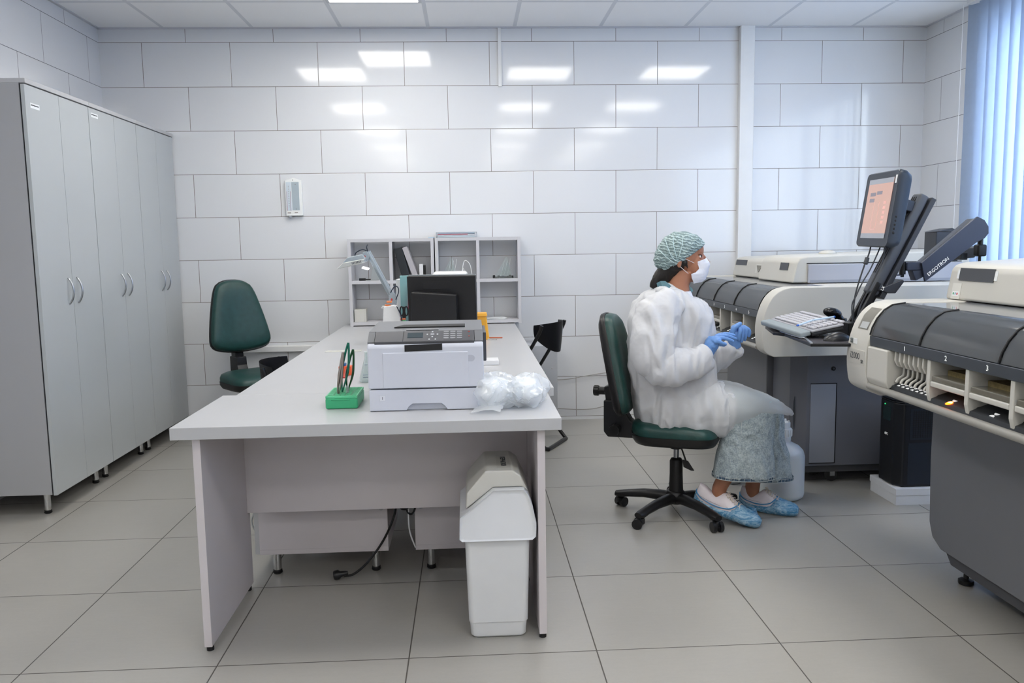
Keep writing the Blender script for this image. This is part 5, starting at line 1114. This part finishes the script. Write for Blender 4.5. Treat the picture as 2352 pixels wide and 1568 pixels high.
def crease(g, amp, f, seed=0, stretch=(1, 1, 1)):      # thin cloth: flat facets meeting in sharp folds
    g.bm.normal_update(); mv = []
    for v in g.bm.verts:
        p = v.co; q = Vector((p.x*f*stretch[0]+seed, p.y*f*stretch[1]+seed*2, p.z*f*stretch[2])); q = q+noise.noise_vector(q*.7)*.8
        d_, pts_ = noise.voronoi(q); mv.append((v, v.normal*(amp*(min(d_[0], .9)-.42+.35*min(.5, d_[1]-d_[0])))))
    for v, d_ in mv: v.co += d_
    return g
W_ = root('person', (3.25, YC, 0), 'seated person in a white gown, hair cap, mask and blue gloves, facing right', 'person')
# ---- body: one continuous surface
g = G()
g.ell(H(1563, 582), .090, .073, .088, 28); g.ell(H(1591, 604), .052, .055, .084, 24); g.ell(H(1595, 574), .042, .053, .048, 24)
for s in (-1, 1): g.ell(H(1599, 604, s*.030), .024, .022, .022, 16)
g.ell(H(1588, 633), .044, .044, .030, 20); g.ell(H(1601, 641), .020, .022, .017, 16)
g.tube([H(1611, 583), H(1619, 594), H(1626, 605)], [.008, .010, .014], 12); g.ell(H(1623, 607), .012, .017, .009, 12)
g.ell(H(1616, 622), .012, .022, .009, 12)
for s in (-1, 1): g.tube([H(1597, 580, s*.043), H(1607, 578, s*.036), H(1614, 581, s*.016)], .007, 8, 3); g.ell(H(1560, 603, s*.073), .013, .007, .024, 14); g.ell(H(1561, 612.5, s*.072), .0065, .005, .007, 10)
g.tube([H(1556, 700), H(1556, 675), H(1557, 650), H(1566, 622)], [.062, .054, .052, .054], 24)
g.loft([sring(695, 1505, 1585, YC, .13), sring(730, 1484, 1592, YC, .12), sring(820, 1492, 1592, YC, .115), sring(880, 1480, 1610, YC, .15), sring(955, 1478, 1600, YC, .16)])
for s, arm in ((-1, [(1520, 705, -.16), (1507, 775, -.20), (1506, 830, -.22), (1560, 832, -.22), (1612, 820, -.20), (1626, 810, -.20)]), (1, [(1530, 705, .16), (1532, 790, .18), (1560, 832, .16), (1640, 818, .08), (1676, 800, -.01), (1686, 792, -.02)])):
    g.tube([H(*a) for a in arm], [.05, .044, .038, .034, .022, .018], 16, 4)
leg_r = [(1520, 935, -.10), (1640, 930, -.13), (1738, 945, -.13), (1718, 1010, -.145), (1680, 1075, -.15), (1655, 1115, -.125), (1652, 1136, -.12), (1660, 1146, -.13)]
leg_l = [(1530, 930, .09), (1650, 925, .08), (1755, 938, .05), (1757, 1010, .03), (1736, 1075, .02), (1728, 1120, .02), (1728, 1140, .02), (1738, 1150, .01)]
for lg in (leg_r, leg_l): g.tube([H(*a) for a in lg], [.06, .056, .050, .042, .036, .034, .033, .026], 18, 4)
g = remesh(g, .0042, 4); body = part('body', g, 'skin', W_, 'brown skin showing at the face, neck and ankles', sharp=0)
# ---- eyes and brows
for s in (-1, 1):
    c = H(1605.5, 589, s*.0345); g = G(); g.ell(c, .0125, .0125, .0115, 20); ey = part('eye', g, 'eye_white', body, 'white of the eye')
    g = G(); d_ = Vector((.86, s*.5, .02)).normalized(); g.ell(c+Vector((.80, s*.6, 0)).normalized()*.0088, .0055, .0055, .0062, 12); part('iris', g, 'iris', body)
    g = G(); g.tube([c+Vector((-.013, s*.004, -.002)), c+Vector((-.006, s*.0118, .0065)), c+Vector((.004, s*.0115, .008)), c+Vector((.0125, s*.004, .003))], [.001, .0018, .0022, .0014], 6, 4); part('eyelashes', g, 'brow', body)
    g = G(); g.tube([c+Vector((-.014, s*.003, -.001)), c+Vector((-.006, s*.0112, .0098)), c+Vector((.005, s*.011, .0115)), c+Vector((.0135, s*.002, .006))], [.0025, .0035, .0035, .002], 8, 4); g.tube([c+Vector((-.013, s*.004, -.003)), c+Vector((-.004, s*.0118, -.0078)), c+Vector((.006, s*.0105, -.0075)), c+Vector((.013, s*.003, -.002))], [.002, .003, .003, .002], 8, 4); part('eyelid', g, 'lid', body)
    g = G(); g.tube([H(1595, 583, s*.0485), H(1602, 578.5, s*.0455), H(1609, 577, s*.038), H(1615, 579.5, s*.020)], [.0012, .0032, .0036, .002], 8, 4); part('eyebrow', g, 'brow', body)
# ---- hair
g = G(); g.tube([H(1552, 600), H(1534, 622), H(1517, 638), H(1505, 650), H(1497, 661)], [.066, .050, .036, .024, .010], 20, 4); g.ell(H(1547, 606), .062, .072, .045, 20)
for s in (-1, 1): g.ell(H(1573, 603, s*.062), .012, .010, .017, 14); g.tube([H(1576, 608, s*.064), H(1579, 616, s*.058), H(1576, 624, s*.056)], [.005, .003, .001], 8, 3)
g = remesh(g, .004, 2); wrinkle(g, .003, 34, 2, (1, 1, .4)); part('hair', g, 'hair', W_, 'dark hair gathered at the nape', sharp=0)
# ---- bouffant cap
outl = [(1502, 600), (1504, 586), (1510, 570.6), (1518.5, 554.8), (1533, 540), (1543, 534.5), (1555, 532), (1567, 531.4), (1579, 532.6), (1591, 536), (1602, 541), (1610, 547), (1615.8, 554), (1616.6, 560.5), (1612, 566), (1604, 573), (1594, 583), (1583, 592.4), (1572, 600), (1562, 607.5), (1549, 617), (1538, 623.5), (1528, 625), (1519, 623.5), (1510, 617), (1505, 608)]
OC = H(1561, 577)
def capring(s, dy): return [OC+(H(x, y)-OC)*s+Vector((0, dy, 0)) for x, y in outl]
g = G(); rings = []
for i in range(-12, 13):
    t = i/12*pi/2; s = max(.02, cos(t)**.8); rings.append(capring(s, .088*sin(t)))
g.loft(rings); g = remesh(g, .0035, 2)
gc = H(1556, 600, -.085)
for v in g.bm.verts:     # pleats gathered towards the ear
    d_ = v.co-gc; d_.y = 0; a = math.atan2(d_.z, d_.x); rr = min(1, d_.length/.03)
    n_ = noise.noise(Vector((v.co.x*45, v.co.y*45, v.co.z*45))); v.co += (v.co-OC).normalized()*(.0022*sin(a*17+n_*2)*rr+.0014*n_)
cp_ = part('hair_cap', g, 'cap_mesh', W_, 'pale green gauzy bouffant cap', sharp=0)
mat('cap_seam', 'c4dcdf', .7)
for pts in (((1527, 546), (1533, 566), (1541, 586), (1552, 599)), ((1546, 540), (1547, 562), (1552, 582), (1556, 598)), ((1569, 545), (1566, 566), (1561, 584), (1558, 598)), ((1594, 553), (1584, 572), (1572, 588), (1562, 598)), ((1512, 572), (1522, 582), (1535, 594), (1548, 603))):
    g = G(); q = []
    for x, y in pts:
        # project onto the dome, near side
        best = .0
        pv = H(x, y)-OC
        # radial fraction against the outline in this direction
        fr = 1e9; a = math.atan2(pv.z, pv.x)
        for i in range(len(outl)):
            e = H(*outl[i])-OC; da_ = abs((math.atan2(e.z, e.x)-a+pi) % (2*pi)-pi)
            if da_ < .2: fr = min(fr, pv.length/e.length)
        fr = min(.98, fr if fr < 1e8 else .5); sn = sqrt(max(0, 1-fr**(2/.8))); q.append(H(x, y, -.088*sn-.0015))
    g.tube(q, .0014, 6, 4); part('seam', g, 'cap_seam', cp_)
# ---- mask
SP = [(1595, 600, .052), (1596, 609, .052), (1598, 617, .051), (1591, 624, .053), (1580, 628, .056), (1583, 640, .048), (1588, 650, .036)]
FP = [(1620.3, 591.4), (1627, 600), (1629, 610), (1625.5, 620), (1624, 630), (1619, 640), (1611, 646.5)]
g = G(); rows = []
NR_ = 36
for i in range(NR_+1):
    t = i/NR_*(len(SP)-1); a = min(int(t), len(SP)-2); u = t-a
    S = H(SP[a][0], SP[a][1]).lerp(H(SP[a+1][0], SP[a+1][1]), u); F_ = H(*FP[a]).lerp(H(*FP[a+1]), u); w = SP[a][2]*(1-u)+SP[a+1][2]*u
    pl = .0016*(1 if int(i/6) % 2 else 0)
    rows.append([S+(F_-S)*(cos(q_)**.75 if cos(q_) > 0 else 0)*(1-.0)+Vector((pl, w*sin(q_)*1.02, 0)) for q_ in [-pi/2+pi*j/28 for j in range(29)]])
g.sheet(rows, .0012); wrinkle(g, .0022, 26, 9); mk_ = part('face_mask', g, 'mask_white', W_, 'white pleated face mask', sharp=50)
g = G()
for s in (-1, 1):
    g.tube([H(1574, 594, s*.073), H(1580, 597, s*.068), H(1595, 604, s*.053)], .0011, 6, 4); g.tube([H(1562, 612, s*.076), H(1570, 619, s*.068), H(1581, 628, s*.056)], .0011, 6, 4)
part('ear_loop', g, 'elastic', mk_)
text('lettering', 'Ebeuse', .0125, frame(H(1610, 604.5, -.0455), (.80, .0+.60, .12), (-.1, 0, 1)), mat('mask_ink', 'c9a3ab', .7) and 'mask_ink', mk_, ext=.0002)
# ---- undershirt and collar
g = G(); g.loft([sring(668, 1531, 1586, YC, .062), sring(682, 1520, 1590, YC, .08), sring(705, 1495, 1600, YC, .12)]); part('undershirt', g, 'shirt_white', W_, 'white shirt neckline')
g = G(); r1 = [H(1508, 650, -.03), H(1517, 645, -.06), H(1528, 645, -.075), H(1540, 655, -.085), H(1557, 673, -.085)]; r2 = [H(1510, 658, -.05), H(1520, 656, -.09), H(1532, 660, -.10), H(1544, 668, -.105), H(1557, 674, -.095)]; r3 = [H(1514, 668, -.05), H(1525, 668, -.09), H(1536, 672, -.10), H(1548, 677, -.10), H(1557, 676, -.09)]
g.sheet([r1, r2, r3], .002); tcl = part('collar', g, 'teal_collar', W_, 'teal collar turned out over the gown')
g = G(); g.sheet([[H(1583, 656, -.02), H(1590, 662, -.03)], [H(1588, 672, -.045), H(1592, 668, -.04)]], .002); g2 = G(); part('collar_tip', g, 'teal_collar', tcl)
g = G(); g.sheet([[H(1508, 650, .03), H(1528, 645, .075), H(1557, 665, .085)], [H(1510, 660, .05), H(1532, 662, .10), H(1560, 674, .095)]], .002); part('collar_tip', g, 'teal_collar', tcl)
# ---- gown
g = G()
tors = [(662, 1506, 1538, .06), (671, 1492, 1562, .11), (683, 1477, 1592, .15), (700, 1466, 1612, .175), (725, 1456, 1626, .182), (760, 1450, 1633, .178), (800, 1450, 1636, .175), (840, 1449, 1637, .178), (880, 1453, 1640, .185), (920, 1458, 1645, .19), (950, 1466, 1650, .19), (972, 1476, 1650, .195), (992, 1488, 1650, .19)]
g.loft([sring(a, l, r_, YC, b_, 36, .92) for a, l, r_, b_ in tors])
lap = [(1500, 868, 992, .20), (1560, 868, 999, .212), (1610, 868, 1003, .218), (1640, 874, 996, .218), (1656, 878, 982, .212)]
rings = []
for px, t_, b_, w in lap:
    a, c = H(px, t_), H(px, b_); m_ = (a+c)/2; hz = (a-c)/2; rings.append([m_+hz*math.copysign(abs(sin(q))**.8, sin(q))+Vector((0, w*math.copysign(abs(cos(q))**.8, cos(q)), 0)) for q in [2*pi*i/32 for i in range(32)]])
g.loft(rings)
# near sleeve (right arm) and far sleeve
g.tube([H(1528, 700, -.135), H(1512, 722, -.185), H(1504, 765, -.225), H(1500, 800, -.24), H(1506, 832, -.25), H(1530, 845, -.25), H(1560, 839, -.24), H(1592, 831, -.22), H(1614, 821, -.205), H(1621, 817, -.20)], [.072, .082, .083, .082, .076, .073, .070, .064, .052, .034], 22, 4)
g.tube([H(1535, 700, .13), H(1535, 740, .19), H(1545, 800, .20), H(1590, 835, .14), H(1635, 826, .08), H(1668, 812, .02), H(1684, 801, -.01), H(1690, 796, -.02)], [.07, .08, .08, .068, .058, .046, .036, .026], 20, 4)
g.tube([H(1512, 668, -.07), H(1528, 674, -.12), H(1548, 684, -.125), H(1566, 696, -.10), H(1580, 712, -.09)], [.014, .016, .016, .014, .008], 10, 4)
g.tube([H(1505, 668, .0), H(1512, 670, .08), H(1540, 680, .12), H(1570, 690, .10)], [.02, .02, .02, .012], 10, 4)
g = remesh(g, .0055, 3)
crease(g, .042, 8.0, 4.2, (1.35, .6, .5)); crease(g, .028, 19, 1.7, (1.4, .6, .5)); wrinkle(g, .0015, 34, 2.2)
gw = part('gown', g, 'gown_fabric', W_, 'white disposable gown', sharp=0)
g = G()
for a, c in (((1578, 676, -.03), (1612, 800, -.02)),): g.tube([H(1578, 678, -.09), H(1590, 700, -.13), H(1606, 730, -.125), H(1618, 770, -.11), H(1624, 830, -.11)], .0035, 8, 5)
part('placket', g, 'gown_fabric', gw)
# thin skirt of the gown over the knees
g = G(); st_px = [(1640, 870, 996, .232), (1662, 874, 984, .236), (1690, 880, 966, .236), (1720, 888, 952, .234), (1745, 898, 944, .230), (1768, 908, 946, .220), (1783, 915, 946, .206), (1790, 921, 943, .192)]
rows = []
for px, t_, b_, w in st_px:
    a, c = H(px, t_), H(px, b_); m_ = (a+c)/2; hz = (a-c)/2; row = []
    for i in range(33):
        q = -.35+(pi+.7)*i/32; row.append(m_+Vector((0, -w*math.copysign(abs(cos(q))**.7, cos(q)), 0))+hz*math.copysign(abs(sin(q))**.9, sin(q)))
    rows.append(row)
fine = []
for i in range(len(rows)-1):
    for u in (0, .2, .4, .6, .8): fine.append([a.lerp(b_, u) for a, b_ in zip(rows[i], rows[i+1])])
fine.append(rows[-1]); g.sheet(fine); wrinkle(g, .009, 9, 3, (1, .6, 1)); wrinkle(g, .003, 26, 5); part('gown_skirt', g, 'gown_thin', gw, 'thin see-through gown hem over the knees', sharp=0)
# ---- jeans
def leg(th, low, yc, seed):
    g = G(); g.tube([H(*a) for a in th], [.074, .078, .080, .073], 22, 4)
    g.loft([sring(a, l, r_, yc, b_, 30, .9) for a, l, r_, b_ in low]); g = remesh(g, .005, 3); wrinkle(g, .010, 11, seed, (1, 1, .55)); wrinkle(g, .0022, 40, seed+2); return g
jr = leg([(1560, 937, -.10), (1630, 934, -.11), (1690, 939, -.12), (1738, 945, -.125)], [(922, 1706, 1770, .06), (945, 1680, 1778, .078), (970, 1668, 1775, .08), (1000, 1660, 1772, .08), (1030, 1652, 1772, .085), (1062, 1644, 1774, .088), (1090, 1638, 1776, .09)], -2.35, 1)
jl = leg([(1565, 932, .08), (1630, 928, .08), (1700, 932, .06), (1752, 939, .04)], [(918, 1724, 1786, .055), (940, 1712, 1794, .068), (975, 1708, 1799, .068), (1010, 1706, 1803, .068), (1046, 1704, 1809, .070), (1095, 1702, 1819, .072)], -2.19, 5)
me2 = bpy.data.meshes.new('t'); jl.bm.to_mesh(me2); jl.bm.free(); jr.bm.from_mesh(me2); jr_ = part('jeans', jr, 'pale_denim', W_, 'pale washed flared jeans', sharp=0)
mat('hem_dark', '44586c', .9, var=.5, vscale=110); mat('hem_pale', 'b4babb', .9)
for py, l, r_, b_, yc in ((1090, 1637.5, 1776.5, .0915, -2.35), (1095, 1701.5, 1819.5, .0735, -2.19)):
    g = G(); rg = [sring(py+dy_, l-k_, r_+k_, yc, b_+.002*k_, 40, .9) for dy_, k_ in ((-5, .2), (-3, .9), (2.2, .9), (3.5, .2))]; g.loft(rg, caps=False); hm = part('hem', g, 'hem_dark', jr_, 'dark frayed hem')
    g = G(); rg = sring(py-3.6, l-1.1, r_+1.1, yc, b_+.003, 40, .9); g.tube(rg, .0011, 6, closed=True); rg = sring(py+3.4, l-.8, r_+.8, yc, b_+.002, 40, .9); g.tube(rg, .0016, 6, closed=True)
    rg = sring(py-.3, l-1.3, r_+1.3, yc, b_+.0032, 80, .9)
    for i in range(0, 80, 2): g.tube([rg[i]-Vector((0, 0, .007)), rg[i]+Vector((.001, 0, .007))], .0009, 5)
    part('hem_stitching', g, 'hem_pale', hm)
g = G(); g.tube([at(1704, 960, -2.42), at(1702, 1000, -2.428), at(1700, 1050, -2.43), at(1699, 1094, -2.428)], .0014, 6, 3); part('side_seam', g, 'hem_pale', jr_)
# ---- gloves
def finger(g, pts, r0=.0085, r1=.0068): g.tube(pts, [r0]+[r0*.97]*(len(pts)-2)+[r1], 12, 4); g.ell(pts[-1], r1, r1, r1, 10)
g = G()       # near hand (right): wrist bent, fingers reaching forward
g.tube([H(1616, 826, -.20), H(1624, 814, -.20), H(1631, 800, -.20)], [.032, .027, .027], 18, 4)
g.tube([H(1629, 803, -.20), H(1635, 790, -.20), H(1642, 779, -.20)], [.028, .033, .030], 18, 4)
g.ell(H(1641, 780, -.20), .030, .042, .017, 20); g.ell(H(1634, 792, -.20), .024, .036, .026, 20)
for a in ([(1643, 773, -.165), (1655, 768, -.16), (1670, 766.5, -.158), (1686, 770, -.155)], [(1643, 775, -.187), (1657, 770.5, -.185), (1673, 772, -.183), (1689.5, 777.5, -.18)], [(1643, 779, -.21), (1656, 775.5, -.21), (1669, 778, -.208), (1682.5, 783, -.205)], [(1640, 785, -.232), (1648, 784, -.235), (1657, 787, -.234), (1666.5, 790.5, -.23)]): finger(g, [H(*p) for p in a])
finger(g, [H(*p) for p in [(1636, 797, -.17), (1646, 791, -.15), (1655, 790, -.145), (1663, 792, -.145)]], .0105, .008)
g = remesh(g, .0021, 3); wrinkle(g, .0012, 60, 2); part('glove', g, 'glove_blue', W_, 'blue glove on the near hand, fingers stretched forward', sharp=0)
g = G()       # far hand (left): raised, fingers hanging down in front of the palm
g.tube([H(1688, 797, -.02), H(1686, 786, -.025), H(1684, 772, -.03)], [.030, .028, .027], 18, 4)
g.ell(H(1687, 767, -.03), .026, .030, .030, 20); g.ell(H(1692, 754, -.02), .026, .034, .020, 20)
for a in ([(1697, 751, -.055), (1700, 758, -.066), (1698, 770, -.066), (1697, 779, -.062)], [(1700, 750, -.035), (1706, 757, -.044), (1705, 771, -.044), (1703.5, 783, -.04)], [(1704, 749, -.012), (1713, 757, -.018), (1712, 770, -.018), (1710.5, 780, -.016)], [(1708, 750, .012), (1719, 757, .008), (1721, 764, .008), (1720, 771, .008)]): finger(g, [H(*p) for p in a], .0095, .0075)
finger(g, [H(*p) for p in [(1682, 768, -.058), (1684, 758, -.066), (1691, 749, -.066), (1700, 743.5, -.06)]], .0115, .009)
g = remesh(g, .0021, 3); wrinkle(g, .0012, 60, 7); part('glove', g, 'glove_blue', W_, 'blue glove on the far hand, fingers curled downwards', sharp=0)
# ---- shoes with blue covers
def shoe(heel, toe, side, lab):
    d_ = (toe-heel); L_ = d_.length; T = frame(heel, d_, Vector((0, 0, 1)).cross(d_)); s = L_/.285     # local x to the toe, z up
    secs = [(.0, .014, .022, .085), (.006, .026, .008, .108), (.03, .034, .0, .104), (.06, .036, .0, .084), (.09, .038, .0, .080), (.115, .041, .0, .100), (.135, .043, .0, .104), (.16, .044, .0, .088), (.19, .047, .0, .066), (.22, .048, .0, .055), (.25, .044, .001, .050), (.272, .034, .004, .044), (.284, .016, .012, .034)]
    def ring_(x, w, z0, z1, k=0, n=24):
        o = []
        for i in range(n):
            q = 2*pi*i/n; cq, sq = cos(q), sin(q); u = math.copysign(abs(cq)**.75, cq); v = math.copysign(abs(sq)**.8, sq); wt = w*(1-.32*max(0, v)); o.append(Vector((x*s, (wt+k)*u, (z0+z1)/2+((z1-z0)/2+k)*v)))
        return o
    g = G(T); g.loft([ring_(*q) for q in secs]); sh = part('shoe', g, 'shoe_white', W_, lab, sharp=60)
    g = G(T); pts = [(.02, .060), (.05, .045), (.08, .036), (.11, .034), (.14, .040), (.155, .052)]; g.tube([(x*s, side*(.0365+.03*x), z) for x, z in pts], .0009, 5, 5); g.tube([(x*s, side*(.037+.03*x), z) for x, z in [(.155, .052), (.14, .052), (.12, .048), (.06, .052), (.02, .060)]], .0009, 5, 5); part('side_mark', g, mat('shoe_line', 'a9a3ab', .6), sh)
    g = G(T)
    for i in range(6):
        x = .132+.012*i; z = .104-.0062*i; g.tube([(x*s, -.024, z-.006), ((x+.003)*s, 0, z+.003), ((x+.006)*s, .024, z-.006)], .0020, 6, 3)
        g.tube([((x+.008)*s, side*.026, z-.012), ((x+.003)*s, side*.012, z)], .002, 6)
    g.tube([(.135*s, .0, .106), (.128*s, side*.015, .116), (.14*s, side*.02, .120), (.143*s, side*.005, .107)], .0018, 6, 4); g.tube([(.135*s, 0, .106), (.15*s, side*.02, .102), (.162*s, side*.026, .084)], .0018, 6, 4); part('laces', g, 'lace_cream', sh, 'cream laces')
    cov = [(.0-.004, .016, .0, .070), (.006, .029, -.002, .066), (.03, .036, -.004, .052), (.07, .039, -.004, .042), (.10, .041, -.004, .040), (.13, .044, -.004, .043), (.16, .048, -.004, .052), (.178, .049, -.004, .066), (.19, .050, -.004, .070), (.22, .051, -.004, .060), (.25, .047, -.003, .055), (.275, .036, -.001, .048), (.289, .022, .003, .040), (.297, .008, .012, .030)]
    g = G(T); fine = []
    for a, b_ in zip(cov[:-1], cov[1:]):
        for u in (0, .25, .5, .75): fine.append(ring_(*[p+(q-p)*u for p, q in zip(a, b_)], k=.0025, n=48))
    g.loft(fine); wrinkle(g, .0035, 40, 3, (.4, 1, 1)); cv = part('shoe_cover', g, 'cover_blue', W_, 'crinkled blue plastic shoe cover', sharp=0)
    g = G(T); rim = [((x)*s, side*(w*.86+.003), z-.002) for x, w, z0, z in cov[1:8]]; g.tube([(-.004*s, 0, .070)]+rim+[(.186*s, side*.02, .070), (.186*s, -side*.02, .070)]+[(a, -b_, c) for a, b_, c in rim[::-1]], .003, 6, 3, closed=True); part('gathered_edge', g, mat('cover_edge', '3f8cc0', .4), cv)
    return T
t1, h1 = atz(1738, 1196, .020), at(1598, 1150, -2.27); 
h1 = Vector((3.268, -2.265, .070)); t1 = Vector((3.512, -2.435, .004))
shoe(h1, t1, -1, 'white sneaker on the near foot, heel lifted')
h2 = atz(1700, 1162, .010); t2 = atz(1828, 1182, .004); shoe(h2, t2, -1, 'white sneaker on the far foot')
g = G(); rows = []
for i in range(14):
    u = i/13; a = at(1692+30*u, 1150+40*u, -2.30); b_ = at(1748-10*(1-u), 1166+44*u, -2.33); rows.append([a.lerp(b_, v/10)+Vector((0, -.03*sin(v/10*pi), 0)) for v in range(11)])
for r__ in rows:
    for p in r__: p.z = max(p.z, .003)
g.sheet(rows); wrinkle(g, .005, 26, 8); part('loose_cover', g, 'cover_blue', W_, 'loose flap of blue plastic between the feet', sharp=0)
